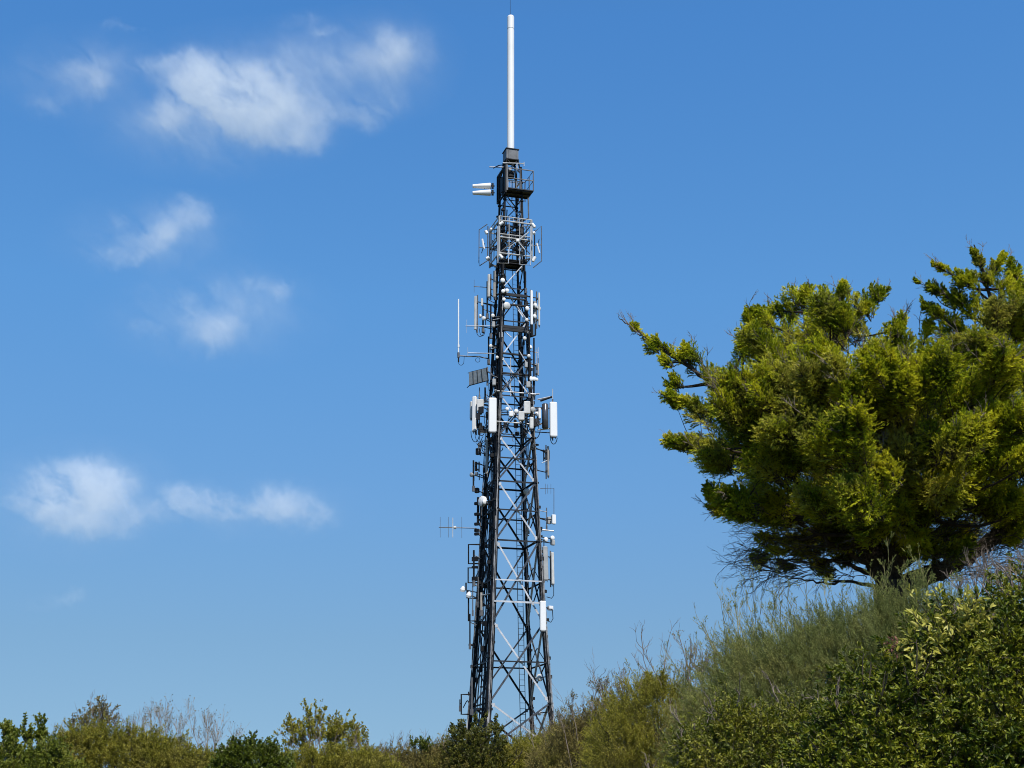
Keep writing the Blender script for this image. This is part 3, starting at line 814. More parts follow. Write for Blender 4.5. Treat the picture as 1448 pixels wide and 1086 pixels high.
for i in range(34):                               # tangle of jumper leads round the head frame
    x, y = r_.choice([(r_.uniform(676, 700), r_.uniform(592, 632)), (r_.uniform(705, 765), r_.uniform(588, 640)), (r_.uniform(740, 768), r_.uniform(575, 640))])
    dy = r_.uniform(-1.6, .6); rx, ry = r_.uniform(2, 7), r_.uniform(3, 11); a0 = r_.uniform(0, 180)
    m.tube([T(x + rx * math.cos(R(a)), y + ry * math.sin(R(a)), dy + .3 * math.sin(R(a * .5))) for a in np.linspace(a0, a0 + r_.uniform(90, 190), 9)], r_.uniform(.016, .028), 5)
tag(part(m, 'jumper_leads', 'cable'), kind='stuff')
m = MB()
for i in range(14):
    x, y = r_.uniform(700, 765), r_.uniform(572, 632); dy = r_.uniform(-1.6, -.6); rx, ry = r_.uniform(2, 6), r_.uniform(3, 10); a0 = r_.uniform(0, 180)
    m.tube([T(x + rx * math.cos(R(a)), y + ry * math.sin(R(a)), dy) for a in np.linspace(a0, a0 + r_.uniform(90, 170), 9)], .018, 5)
tag(part(m, 'jumper_leads', 'cable_grey'), kind='stuff')
m = MB()
for i in range(22):                               # small filters and clamps behind the panels
    x, y = r_.choice([(r_.uniform(672, 700), r_.uniform(578, 612)), (r_.uniform(708, 768), r_.uniform(588, 616))])
    m.box(T(x, y, r_.uniform(-1.2, .4)), (r_.uniform(.08, .3), r_.uniform(.1, .2), r_.uniform(.1, .45)), RZ(r_.uniform(-40, 40)))
tag(part(m, 'filter_units', 'steel'), kind='stuff')

# --- mid shaft equipment
panel(773.8, 631, 776.6, 673, 40, -.3, .1, 'beige'); panel(771.5, 636, 776.5, 650, 60, .2, .2, 'box', arms=1)
m = MB(); m.tube([T(766, 655, -.4), T(776, 650, -.3)], .025, 5); part(m, 'bracket_arm', 'galv')
panel(676, 626, 678, 642, -30, -.2, .1, 'galv_dark', arms=1, caps=False)
panel(686.5, 622, 690, 670, -10, -.8, .1, 'beige', arms=1, caps=False)
whip(669.5, 651, 692, .05, -.2, 'leg', boom=654); panel(672, 653, 674, 666, -60, -.2, .14, 'leg', arms=1, caps=False)
dish(666, 671, 3.2, -50, 0, -.3, 'greyp'); dish(673, 670, 3.0, -60, 0, -.2, 'greyp')
box_unit(673, 634, 679, 643, -30, -.1, .2, 'leg'); box_unit(671.5, 690, 677, 697, -30, -.1, .2, 'leg')
dish(680.5, 708.5, 7.5, -52, 5, -.5, label='round white dish on the far left leg'); dish(685.5, 709.5, 3.4, 30, 0, -1.0)
panel(674.5, 703, 677.5, 741, -40, -.1, .14, 'leg', arms=1, caps=False)
for y in (712, 727, 741, 750, 755): box_unit(670.5, y - 2, 678, y + 2, -30, -.2, .15, 'leg')
dish(746, 695.5, 5, 40, -20, .6, 'offwhite'); 
yagi([(620.5, 745.5), (640, 746), (672, 747)], [(622.5, 731, 760), (634, 731, 760), (653, 731, 761)], -.4, .028, .011)
m = MB(); m.tube([T(640.3, 732, -.45), T(640.3, 760, -.45)], .022, 6); m.lathe(T(641.5, 746, -.5), (1, 0, 0), [(0, .07), (.12, .09), (.16, .04)], 10); part(m, 'folded_dipole', 'offwhite')
m = MB(); m.tube([T(764, 690.5, -.4), T(783.3, 690.5, -.4), T(783.3, 742, -.4)], .022, 6); o = part(m, 'dipole_boom', 'galv_dark')
for x, a, b in ((779, 684, 699), (774.5, 685, 698), (771.5, 684, 699)):
    m = MB(); m.tube([T(x, a, -.4), T(x, b, -.4)], .01, 5); part(m, 'element', 'galv_dark', o)
box_unit(780, 728, 786, 741, 20, -.4, .16, 'white'); box_unit(774, 731, 779, 741, 20, -.1, .16, 'greyp'); whip(773, 718, 748, .03, -.3, 'galv_dark', boom=724)
m = MB(); m.tube([T(764, 749, -.5), T(783, 751, -.4)], .04, 6); part(m, 'bracket_arm', 'galv')
dish(772.5, 762.5, 3.3, 35, 5, -.7); dish(781.7, 760.5, 3.2, 30, 0, -.5); box_unit(779.5, 764, 784.5, 771, 30, -.4, .2, 'greyp')
# --- lower shaft equipment
panel(767.5, 773, 775, 820, 20, -.9, .16, 'greyp', lean=-1.5); panel(779.3, 781, 783.6, 826, 35, -.4, .12, 'offwhite', lean=-.8)
panel(763, 850, 772.3, 892, 15, -1.6, .2, 'white', label='plain white upright panel, lowest on the right leg'); box_unit(775, 857, 782, 863, 30, -.4, .2, 'white')
m = MB(); m.tube([T(773, 861, -.6), T(781, 861, -.5), T(782, 875, -.5), T(779, 880, -.5), T(772, 877, -.6)], .022, 6); part(m, 'cable_loop', 'cable')
m = MB(); m.tube([T(783, 828, -.4), T(783, 842, -.4), T(780, 846, -.4), T(773, 844, -.6)], .022, 6); part(m, 'cable_loop', 'cable')
def frame_bracket(x0, y0, x1, y1, dy=-.2):
    m = MB(); m.tube([T(x1, y0, dy), T(x0, y0, dy), T(x0, y1, dy), T(x1, y1, dy)], .05, 6)
    return part(m, 'bracket_frame', 'leg')
frame_bracket(662.5, 770, 679, 797); frame_bracket(662, 803, 676, 824); frame_bracket(662.5, 846, 673, 878); frame_bracket(652.3, 982, 667, 1010)
whip(670, 778, 826, .055, -.3, 'leg', boom=785); whip(668.5, 822, 868, .03, -.3, 'galv_dark', boom=826); whip(676.3, 816, 856, .04, -.5, 'galv_dark', boom=820); whip(680.5, 838, 868, .07, -.8, 'beige', boom=842)
for y in (789, 792, 802, 817, 820): box_unit(667, y - 1.5, 676, y + 1.5, -20, -.3, .14, 'leg', arm=False)
for (a, b, c, d) in ((653, 833, 655.5, 829), (662.5, 842, 663, 836)):
    p = T((a + c) / 2, (b + d) / 2, -.4); m = MB()
    m.lathe(p + Vector((0, 0, -.1)), (.25, -.3, 1), [(-.12, .14), (0, .15), (.12, .1), (.2, .03)], 14); o = part(m, 'horn_antenna', 'white')
    arm_to_leg(p - Vector((0, 0, .1)), .03, 'steel', o)
m = MB(); m.tube([T(659, 824, -.3), T(659, 834, -.3)], .05, 6); m.tube([T(661, 836, -.3), T(661, 846, -.3)], .07, 6); part(m, 'antenna_mount', 'leg')
dish(764.6, 958, 5.2, 55, 0, -.6, 'offwhite', label='pale round dish low between the right legs'); dish(763.5, 1008, 3.6, 45, 0, -.4, 'offwhite')
whip(650.3, 989, 1003, .03, -.2, 'leg'); m = MB(); m.tube([T(650.3, 995, -.2), T(653, 995, -.2)], .03, 5); part(m, 'bracket_arm', 'leg')
m = MB(); m.tube([T(663, 912, -.2), T(668, 912, -.1)], .06, 6); part(m, 'bracket_arm', 'leg')
whip(667, 958, 1008, .06, -.3, 'galv_dark'); whip(664.5, 868, 915, .04, -.3, 'leg', boom=880)
m = MB(); m.box(T(684, 1003, -1), (.9, .5, .12), Matrix.Rotation(PHI, 3, 'Z')); part(m, 'step_platform', 'steel')

#VEG_BEGIN
# =================================================================== PLANTS
UP = np.array([0, 0, 1.0])
def plant(name, label, cat, x, y, group=None):
    return empty(name, (x, y, gh(x, y) - .05), label, cat, group)

L_CYP = leaf_mat('cypress foliage', [(.05, .095, .007), (.22, .28, .012), (.56, .55, .025), (.78, .71, .045)], .7, .3, .45, ([(.40, .34, .07), (.56, .47, .13)], .75), .04, 1.6)
L_TAM = leaf_mat('grey green feathery foliage', [(.10, .125, .035), (.18, .205, .06), (.30, .305, .10)], .7, .35, .7, ([(.25, .23, .06), (.33, .30, .085)], .8), .05)
L_HEDGE = leaf_mat('glossy hedge leaves', [(.022, .042, .004), (.05, .075, .005), (.145, .165, .009), (.30, .285, .028)], .45, .28, 1.2, ([(.13, .15, .008), (.26, .25, .02)], .6), .22, 5)
L_HEDGE2 = leaf_mat('glossy variegated leaves', [(.03, .05, .005), (.08, .10, .008), (.17, .18, .012), (.36, .33, .10)], .45, .28, 1.5, ([(.18, .17, .012), (.30, .27, .025)], .7), .22, 5)
L_YEL = leaf_mat('yellow young leaves', [(.28, .28, .03), (.38, .36, .06), (.46, .42, .10)], .4, .35)
L_OLIVE = leaf_mat('olive scrub leaves', [(.105, .11, .014), (.185, .18, .02), (.27, .245, .03), (.36, .31, .055)], .6, .32, .5, ([(.22, .185, .045), (.30, .25, .08)], .55), .15)
L_GREEN = leaf_mat('mid green leaves', [(.07, .10, .010), (.13, .155, .016), (.20, .205, .025)], .5, .32, .8, None, .25)
L_DARK = leaf_mat('deep green leaves', [(.04, .062, .005), (.075, .10, .007), (.13, .155, .010)], .45, .28, .8, None, .3)
L_BROWN = leaf_mat('brownish olive scrub', [(.13, .11, .035), (.20, .165, .05), (.27, .22, .075)], .7, .32, .5, ([(.17, .165, .022), (.23, .22, .03)], .8), .12)
L_BUD = leaf_mat('dull budding leaves', [(.09, .08, .03), (.15, .125, .045), (.20, .165, .06)], .6, .3)
L_GRASS = leaf_mat('grass blades', [(.08, .095, .018), (.15, .15, .035), (.22, .19, .07)], .7, .3, .4)
L_TREE = leaf_mat('dark olive leaves', [(.04, .05, .008), (.08, .085, .012), (.16, .15, .022)], .5, .28, .8, None, .25)
L_DRY = leaf_mat('dry brown flower head', [(.16, .07, .045), (.25, .11, .07)], .8, .1)

def stems_inside(par, x0, x1, Y, depth, hfrac, H, n, mat, r=.03, seed_spread=.35):
    xs_ = rng.uniform(x0, x1, n); ys_ = Y + rng.uniform(-.5, .5, n) * depth
    S = np.stack([xs_, ys_, ground_h(xs_, ys_) - .1], 1)
    D = nrm(rng.normal(size=(n, 3)) * seed_spread + UP)
    p, nodes = grow(S, D, H * hfrac, r, 3, [4, 4], .6, .55, .1, .14)
    V, Q = merge(p)
    return quads_obj('stems', V, Q, M[mat], par), nodes

def shrub(name, label, outline, Y, depth, n, mat, sh, leaf, stem='twig_dark', cat='shrub', group='scrub along the skyline', six=False, spread=.8,
          tw=.38, lump=.25, lscale=1.0, inner=.5, bare=0, barelen=.6, upw=.45, fill=.35, bend=.15, bmat='twig', rnd=.45, upleaf=0., r=.03, front=.62, clus=None, lean=0.0):
    W = [P(a, b, Y) for a, b in outline]
    x0, x1 = W[0].x, W[-1].x; xm = (x0 + x1) / 2
    par = plant(name, label, cat, xm, Y, group)
    S, N = mound(outline, Y, depth, n, rng.integers(1e6), lump, lscale, inner, front=front, fill=fill, low=sh[0] * .6 * min(1, upw + .2), clus=clus)
    D = N * .7 + UP * upw + rng.normal(size=S.shape) * rnd
    if lean: D[:, 0] -= lean * np.clip(1.15 - (S[:, 0] - x0) / (x1 - x0) * 1.3, 0, 1)
    D = nrm(D)
    L = sh[0] * rng.uniform(.6, 1.4, len(S))
    tws = []
    V, Q = sprays(S, D, L, sh[1], sh[2], leaf[0], leaf[1], spread, tw, upleaf, tws, leaf[1] * .12, six, bend=bend)
    quads_obj('foliage', V, Q, mat, par)
    H = max(w.z for w in W) - gh(xm, Y)
    stems_inside(par, x0 * .8 + xm * .2, x1 * .8 + xm * .2, Y, depth, .5, H, max(5, int((x1 - x0) * 2.5)), stem, r)
    V, Q = merge(tws)
    quads_obj('twigs', V, Q, M[stem], par)
    if bare:
        x = rng.uniform(x0, x1, bare); y = Y + rng.uniform(-.4, .5, bare) * depth
        z = np.interp(x, [w.x for w in W], [w.z for w in W]) - rng.uniform(.1, .5, bare) * barelen
        S = np.stack([x, y, z], 1)
        D = nrm(rng.normal(size=S.shape) * np.array([.5, .4, .3]) + UP)
        p, _ = grow(S, D, barelen * rng.uniform(.5, 1.2, bare), .012, 3, [4, 3], .55, .5, .08, .18)
        V, Q = merge(p); quads_obj('bare_twigs', V, Q, M[bmat], par)
    return par

def sparse(name, label, stems, Y, levels, nch, spread, ratio, mat, twig, leaf=(.07, .04), cluster=(.12, 3, 3), r=.02, cat='shrub', group='scrub along the skyline',
           leafy=1.0, up=.12, wig=.14, lvl_leaf=True, dep=.5, tmin=.3):
    """open shrub: stems = list of photo-pixel (foot x, foot y, tip x, tip y) at distance Y"""
    fx = sum(s[0] for s in stems) / len(stems); b = P(fx, 1086, Y)
    par = plant(name, label, cat, b.x, Y, group)
    S = []; D = []; L = []
    for (a, c, d, e) in stems:
        dy = rng.uniform(-dep, dep)
        q, t = P(a, c, Y), P(d, e, Y); q.y += dy * .3; t.y += dy
        g = gh(q.x, q.y)
        S.append(tuple(q)); v = t - q; D.append(tuple(v.normalized())); L.append(v.length * .62)
    S = np.array(S); D = np.array(D); L = np.array(L)
    p, nodes = grow(S, D, L, r, levels, nch, spread, ratio, up, wig, tmin=tmin)
    foot = S.copy(); foot[:, 2] = ground_h(S[:, 0], S[:, 1]) - .1; foot[:, 0] = foot[:, 0] * .6 + b.x * .4
    p.append(segs(foot, S, r * 1.4, r))
    V, Q = merge(p); quads_obj('stems', V, Q, M[twig], par)
    if mat is not None:
        PT, DS, LL = nodes
        k = PT.shape[1]
        sel = PT[:, 1:].reshape(-1, 3); sd_ = DS[:, 1:].reshape(-1, 3)
        keep = rng.uniform(size=len(sel)) < leafy
        V, Q = sprays(sel[keep], sd_[keep], cluster[0], cluster[1], cluster[2], leaf[0], leaf[1], .9, .5)
        quads_obj('foliage', V, Q, mat, par)
    return par

# ------------------------------------------------------------------ big cypress on the right
YC = 32.0
tb = P(1262, 850, YC)
cyp = plant('cypress_tree', 'large wind-swept cypress with dense yellow green crown and dark forked trunk', 'tree', tb.x, YC)
def C(px, py, d=0.0): return P(px, py, YC + d)
base = Vector((tb.x, YC, gh(tb.x, YC) - .2))
mL = MB(); nodes_c = []
def limb(pts, r0, r1):
    sp = smooth_path(pts, 7); n = len(sp)
    sp = [q + np.array([rng.normal(), rng.normal(), rng.normal()]) * .025 for q in sp]
    mL.tube(sp, [r0 + (r1 - r0) * (i / (n - 1)) ** .8 for i in range(n)], 8)
    for i in range(2, n): nodes_c.append((np.array(sp[i]), r0 + (r1 - r0) * i / (n - 1)))
crotch = C(1258, 815)
limb([base, C(1262, 850), crotch], .46, .34)
limb([C(1262, 840), C(1235, 790, .1), C(1205, 740, -.2), C(1190, 680, -.3), C(1170, 600, -.6), C(1165, 520, -.5), C(1180, 455, -.3), C(1190, 410, -.2)], .30, .03)
limb([C(1225, 775), C(1170, 740, -.6), C(1110, 690, -1.0), C(1050, 640, -1.2), C(985, 628, -1.2)], .09, .015)
limb([C(1230, 780, .2), C(1160, 720, .8), C(1090, 640, .6), C(1040, 575, .3), C(990, 530, 0), C(935, 490, 0), C(893, 462, .1), C(872, 448, .1)], .10, .006)
limb([C(1235, 800), C(1180, 770, -.8), C(1120, 735, -1.1), C(1050, 712, -1.1), C(1012, 702, -1.1)], .07, .01)
limb([C(1240, 815), C(1190, 795, .4), C(1140, 790, .8), C(1085, 792, .9)], .07, .01)
limb([C(1240, 830), C(1200, 825, .7), C(1150, 822, 1.2), C(1110, 815, 1.2)], .05, .01)
limb([crotch, C(1265, 740, .4), C(1250, 660, .7), C(1255, 570, 1.0), C(1268, 500, .8), C(1275, 450, .7)], .22, .02)
limb([crotch, C(1275, 740, -.9), C(1265, 670, -1.9), C(1235, 610, -2.3), C(1215, 560, -2.2)], .18, .02)
limb([crotch, C(1300, 745, -.8), C(1330, 690, -1.6), C(1345, 640, -2.1), C(1350, 600, -2.0)], .18, .02)
limb([C(1265, 835), C(1310, 815, .2), C(1345, 800, .4), C(1400, 765, .6), C(1425, 720, .6), C(1430, 640, .5), C(1420, 560, .4), C(1408, 470, .2), C(1395, 400, .1), C(1376, 346, 0)], .26, .015)
limb([C(1428, 660, .5), C(1450, 560, .8), C(1445, 450, .9), C(1438, 368, .9)], .13, .015)
limb([C(1400, 765, .6), C(1450, 750, .2), C(1500, 715, -.2), C(1535, 680, -.2)], .13, .02)
limb([C(1428, 640, .5), C(1480, 600, .5), C(1510, 540, .5)], .1, .02)
limb([C(1175, 520, -.4), C(1205, 465, 0), C(1240, 425, .2)], .05, .012)
limb([C(1255, 620, .8), C(1285, 530, 1.0), C(1310, 500, 1.0), C(1345, 462, .6), C(1352, 432, .6)], .08, .012)
limb([crotch, C(1320, 760, 1.4), C(1380, 700, 2.2), C(1400, 640, 2.6)], .16, .02)
limb([crotch, C(1230, 760, 1.4), C(1170, 690, 2.2), C(1130, 620, 2.5)], .16, .02)

clumps = [  # photo px, py, radius px, depth (None = follow the rounded crown)
 (985, 505, 26, 0), (938, 492, 11, 0), (957, 512, 14, 0), (962, 545, 20, .2), (1012, 540, 34, 0), (968, 572, 18, -.3), (1000, 590, 34, -.6), (1045, 560, 40, None),
 (1080, 455, 26, .4), (1105, 440, 22, .4), (1135, 430, 36, .2), (1092, 500, 44, None), (1062, 490, 24, .2), (1185, 424, 30, -.2), (1176, 460, 42, None), (1222, 432, 26, .2), (1243, 416, 20, .2), (1208, 470, 30, .3),
 (1140, 500, 46, None), (1075, 590, 56, None), (1130, 570, 60, None), (1180, 530, 46, None), (990, 632, 26, -1.2), (968, 630, 14, -1.2), (1035, 640, 44, None), (1090, 660, 56, None), (1150, 640, 60, None),
 (1035, 705, 24, -1.1), (1018, 712, 14, -1.1), (1070, 715, 38, None), (1120, 725, 48, None), (1170, 705, 56, None), (1100, 765, 26, .4), (1150, 770, 34, .3), (1085, 795, 12, .9), (1120, 800, 14, 1.0), (1165, 800, 16, .8), (1195, 765, 36, .6),
 (1262, 468, 20, .7), (1278, 488, 30, .7), (1262, 520, 38, None), (1225, 545, 44, None), (1300, 520, 34, .9), (1290, 565, 52, None), (1225, 610, 62, None), (1290, 630, 62, None), (1215, 680, 64, None), (1270, 700, 60, None), (1225, 735, 40, None), (1290, 740, 40, None),
 (1370, 394, 12, 0), (1394, 398, 16, 0), (1355, 402, 12, 0), (1428, 388, 16, .6), (1412, 408, 30, .3), (1440, 410, 36, .6), (1352, 425, 22, .3), (1318, 410, 12, .4), (1322, 438, 18, .5), (1378, 440, 34, .2), (1425, 460, 44, None), (1345, 470, 30, .6), (1330, 500, 34, .7), (1380, 500, 44, None), (1440, 515, 50, None),
 (1345, 550, 46, None), (1405, 560, 50, None), (1345, 600, 48, None), (1440, 590, 44, None), (1350, 650, 60, None), (1410, 640, 54, None), (1450, 650, 40, None), (1330, 710, 56, None), (1395, 710, 56, None), (1445, 715, 46, None), (1350, 760, 34, None), (1420, 755, 24, None), (1330, 770, 26, .8),
 (1490, 560, 50, None), (1500, 640, 54, None), (1500, 470, 44, None), (1480, 410, 34, .5), (1540, 600, 50, None), (1500, 710, 46, None), (1545, 680, 40, None), (1480, 745, 26, 0),
 (1205, 790, 24, .5), (1150, 785, 24, .2), (1175, 812, 18, .8), (1130, 760, 28, -.3), (1215, 760, 34, None), (1250, 765, 34, None), (1290, 770, 34, None), (1320, 785, 24, .4), (1250, 780, 26, 1.2), (1180, 760, 34, None),
 (1150, 560, 56, None), (1200, 600, 60, None), (1240, 500, 40, None), (1130, 620, 56, None), (1100, 560, 46, None), (1260, 590, 60, None), (1180, 650, 60, None), (1330, 540, 46, None), (1370, 590, 50, None)]
bS = []; bD = []; bL = []; conn = []
NP = np.array([q for q, _ in nodes_c]); NR = np.array([r for _, r in nodes_c])
cc = np.array(C(1275, 690))
def plumes(c, r, n, L0, out, ow=.95, up=.36, iso=.3):
    o = nrm(rng.normal(size=(n, 3))) * (rng.uniform(.1, 1, (n, 1)) ** .6) * r * np.array([.85, .85, .55])
    D = nrm(o / r * iso + out * ow + UP * up + rng.normal(size=(n, 3)) * .16)
    L = L0 * rng.uniform(.75, 1.3, n); S = c + o - D * L[:, None] * .55
    bS.append(S); bD.append(D); bL.append(L)
    conn.append(segs(np.repeat(c[None] - out * r * .6, n, 0), S, .013, .009))
def feather(pts, r0, r1, n, La, Lb, t0=.15, spread=.6):
    """a long pointed branch with plumes set along it, shorter towards its tip"""
    n = int(n * .72); spread *= .8
    sp = np.array(smooth_path(pts, 8)); k = len(sp)
    mL.tube([Vector(q) for q in sp], [r0 + (r1 - r0) * i / (k - 1) for i in range(k)], 6)
    t = t0 + (1 - t0) * rng.uniform(0, 1, n) ** .85; f = t * (k - 1.001); i = f.astype(int)
    pos = sp[i] + (sp[i + 1] - sp[i]) * (f - i)[:, None]; tan = nrm(sp[i + 1] - sp[i])
    D = nrm(tan * .95 + perp(tan) * spread * rng.uniform(.3, 1.1, (n, 1)) + UP * .2)
    L = (La + (Lb - La) * t) * rng.uniform(.7, 1.25, n)
    bS.append(pos - D * .03); bD.append(D); bL.append(L)
for (px, py, rp, dd) in clumps:
    if dd is None:
        e = max(0, 1 - ((px - 1270) / 340) ** 2 - ((py - 610) / 300) ** 2)
        dm = 3.6 * math.sqrt(e)
        uc = min(1.15, max(.05, 1.15 - max(0, py - 680) / 105))
        layers = [(-dm * rng.uniform(.55, 1.08) * uc, 'front'), (dm * rng.uniform(.55, .95), 'back')] + ([(rng.uniform(-.35, .35) * dm, 'mid')] if dm > 1.4 else [])
    else: layers = [(dd, 'edge')]
    for d, kind in layers:
        ex = 1270 + (px - 1270) * 1.04
        c = np.array(C(ex + rng.normal() * 4 * (dd is None), py + rng.normal() * 4 * (dd is None), d)); r = rp * mpp(py, YC)
        dist = np.linalg.norm(NP - c, axis=1) + np.maximum(0, NP[:, 2] - c[2]) * 1.5
        j = int(np.argmin(dist)); q = NP[j]
        mid = (q + c) / 2 + np.array([0, 0, -.12 * np.linalg.norm(c - q)]) + rng.normal(size=3) * .06
        mL.tube(smooth_path([q, mid, c], 4), [min(NR[j], .05) * (1 - i / 9 * .8) for i in range(9)], 5)
        out = c - (np.array(C(1410, py + 70, .3)) if (px > 1310 and py < 530) else cc); out[2] *= .7
        out = out / (np.linalg.norm(out) + .3)
        if kind == 'front':                       # separate tufts with hollows between them
            for _ in range(3):
                q = c + nrm(rng.normal(size=3)) * r * .55 * np.array([1, .6, .8]); rt = r * rng.uniform(.32, .5)
                plumes(q, rt, int(5 + 8 * (r / .8)), max(.36, rt * 1.9), nrm(out + np.array([-.25 if px < 1300 else .1, -.15, 0]) + rng.normal(size=3) * .16), up=.38, iso=.18)
                conn.append(segs(np.array([c - out * r * .5]), np.array([q]), .02, .012))
        elif kind == 'edge': plumes(c, r * .8, int(3 + 9 * (r / .8)), max(.28, r * .95), out, up=.3, iso=.15)
        else: plumes(c, r, int(6 + 11 * (r / .8) ** 1.3), max(.36, r), out, iso=.4)
# long pointed branches that make the ragged outline
feather([C(1040, 575, .3), C(990, 530, 0), C(940, 497, 0), C(905, 470, .1), C(898, 464, .1)], .05, .006, 26, .52, .10, .0, .6)
feather([C(1000, 540, .1), C(975, 515, .1), C(970, 492, .1)], .03, .006, 12, .4, .2)
feather([C(1090, 620, -.8), C(1030, 592, -.8), C(985, 578, -.6), C(945, 562, -.5)], .05, .006, 34, .6, .26)
feather([C(1070, 655, -1.3), C(1010, 640, -1.3), C(975, 634, -1.2), C(950, 627, -1.2)], .05, .006, 34, .6, .24)
feather([C(1110, 735, -1.1), C(1060, 715, -1.1), C(1025, 706, -1.1), C(1000, 696, -1.1)], .05, .006, 34, .6, .26)
feather([C(1120, 745, -.3), C(1060, 735, -.3), C(1020, 728, -.2)], .04, .006, 22, .55, .3)
feather([C(1060, 560, .4), C(1050, 510, .4), C(1062, 470, .4), C(1058, 450, .4)], .04, .006, 26, .55, .25)
feather([C(1110, 500, .2), C(1120, 450, .3), C(1140, 415, .3)], .04, .006, 24, .5, .25)
feather([C(1100, 490, .4), C(1085, 455, .4), C(1065, 440, .4)], .03, .006, 18, .45, .2)
feather([C(1175, 490, -.3), C(1185, 440, -.2), C(1192, 404, -.2)], .04, .006, 22, .5, .18)
feather([C(1170, 510, -.3), C(1205, 460, .1), C(1232, 430, .2), C(1256, 410, .2)], .035, .006, 24, .44, .16)
feather([C(1262, 540, .9), C(1270, 490, .8), C(1276, 452, .7)], .04, .006, 24, .5, .26)
feather([C(1300, 530, .9), C(1305, 490, .9), C(1312, 465, .9)], .03, .006, 16, .45, .24)
feather([C(1412, 470, .2), C(1398, 415, .1), C(1387, 378, 0), C(1376, 354, 0)], .045, .006, 22, .46, .15)
feather([C(1405, 430, .1), C(1370, 402, 0), C(1340, 385, .1), C(1320, 376, .1)], .03, .005, 18, .38, .14)
feather([C(1412, 475, .2), C(1365, 440, .3), C(1325, 412, .4), C(1294, 398, .4)], .03, .005, 22, .42, .15)
feather([C(1415, 520, .3), C(1370, 480, .5), C(1335, 452, .5), C(1310, 436, .5)], .035, .006, 28, .5, .26)
feather([C(1445, 450, .8), C(1432, 400, .7), C(1429, 372, .6)], .04, .006, 20, .44, .16)
feather([C(1420, 440, .2), C(1440, 415, .1), C(1462, 388, .1)], .03, .006, 16, .42, .16)
feather([C(1395, 400, .1), C(1410, 380, 0), C(1418, 366, 0)], .02, .005, 14, .4, .2)
feather([C(1180, 770, -.6), C(1130, 775, -.3), C(1095, 782, 0), C(1068, 788, .3)], .03, .005, 16, .4, .2, .2)
bS = np.concatenate(bS); bD = np.concatenate(bD); bL = np.concatenate(bL)
# side shoots lie in a flat fan on either side of the plume's axis, shorter to its tip
NS = 15
t = (np.arange(NS)[None] + rng.uniform(0, .9, (len(bS), NS))) / NS
side = nrm(np.cross(bD, UP + rng.normal(size=bD.shape) * .8))
nor = np.cross(side, bD)
sgn = np.where(np.arange(NS) % 2 == 0, 1, -1)[None, :, None] * rng.uniform(.45, 1.0, (len(bS), NS, 1))
ax = nrm(bD[:, None] + UP * (t ** 2)[..., None] * .35)
S2 = bS[:, None] + ax * (bL[:, None] * t)[..., None]
D2 = nrm(ax * .8 + side[:, None] * sgn + nor[:, None] * rng.normal(size=(len(bS), NS, 1)) * .25)
L2 = bL[:, None] * (.52 - .36 * t) * rng.uniform(.7, 1.3, t.shape) + .035
conn.append(segs(bS, bS + nrm(bD + UP * .2) * bL[:, None] * .8, .012, .004))
S2, D2, L2 = S2.reshape(-1, 3), D2.reshape(-1, 3), L2.ravel()
tw2 = []
V, Q = sprays(S2, D2, L2, 7, 9, .050, .0105, .5, .42, .12, tw2, .004, bend=.08, flat=.2, asp=(.12, .55)); print('cypress quads', len(Q), 'plumes', len(bS))
quads_obj('crown', V, Q, L_CYP, cyp)
mL.build('trunk', M['bark'], cyp)
V, Q = merge(conn + tw2[:1]); quads_obj('twigs', V, Q, M['twig_dark'], cyp)
# dry bare shoots that stick out of the crown
S = []; D = []; L = []
for (a, b, c, d, dy) in [(893, 462, 874, 446, 0), (905, 475, 880, 455, 0), (915, 482, 905, 468, 0), (940, 490, 925, 478, 0), (955, 500, 945, 482, 0), (985, 490, 976, 470, 0), (1000, 520, 1003, 494, 0), (1090, 470, 1058, 445, .4), (1095, 455, 1062, 462, .4), (1100, 440, 1080, 428, .4), (1130, 415, 1122, 400, .3), (1140, 410, 1150, 398, .3),
                        (1200, 420, 1205, 398, 0), (1240, 410, 1245, 396, .2), (1270, 460, 1262, 440, .7), (1280, 455, 1290, 432, .7), (1300, 470, 1300, 440, .8), (1376, 360, 1366, 338, 0), (1385, 365, 1395, 345, 0), (1430, 370, 1428, 345, .6), (1345, 385, 1318, 372, .1), (1320, 410, 1290, 396, .4), (1290, 640, 1300, 610, -3.0),
                        (1240, 650, 1250, 615, -3.2), (980, 632, 955, 618, -1.2), (1020, 705, 1002, 690, -1.1), (1020, 712, 1003, 735, -1.1), (1100, 795, 1075, 788, .9), (1085, 795, 1060, 785, .9), (1120, 812, 1100, 822, 1.1)]:
    q, t = C(a, b, dy), C(c, d, dy); v = t - q; S.append(tuple(q)); D.append(tuple(v.normalized())); L.append(v.length * .8)
tips = bS + bD * bL[:, None]
sel = rng.permutation(np.where((tips[:, 1] < YC + 1.5))[0])[:230]
for i in sel:
    S.append(tuple(tips[i] - bD[i] * .15)); D.append(tuple(nrm(bD[i] + UP * .3))); L.append(rng.uniform(.2, .5))
p, _ = grow(np.array(S), np.array(D), np.array(L), .011, 3, [5, 3], .5, .5, .03, .16)
# tangle of bare wood under the crown
n = 420; px = rng.uniform(1080, 1450, n); py = 740 + rng.uniform(0, 85, n) - np.abs(px - 1260) * .06
S = np.array([C(a, b, rng.uniform(-1.2, 1.8)) for a, b in zip(px, py)])
D = nrm((S - np.array(C(1262, 830))) * np.array([1, 1, .5]) + rng.normal(size=S.shape) * .35)
p2, _ = grow(S, D, rng.uniform(.4, .95, n), .012, 3, [4, 3], .6, .55, -.03, .2)
V, Q = merge(p); quads_obj('dead_twigs', V, Q, M['twig'], cyp)
V, Q = merge(p2); quads_obj('dead_twigs', V, Q, M['twig_dark'], cyp)

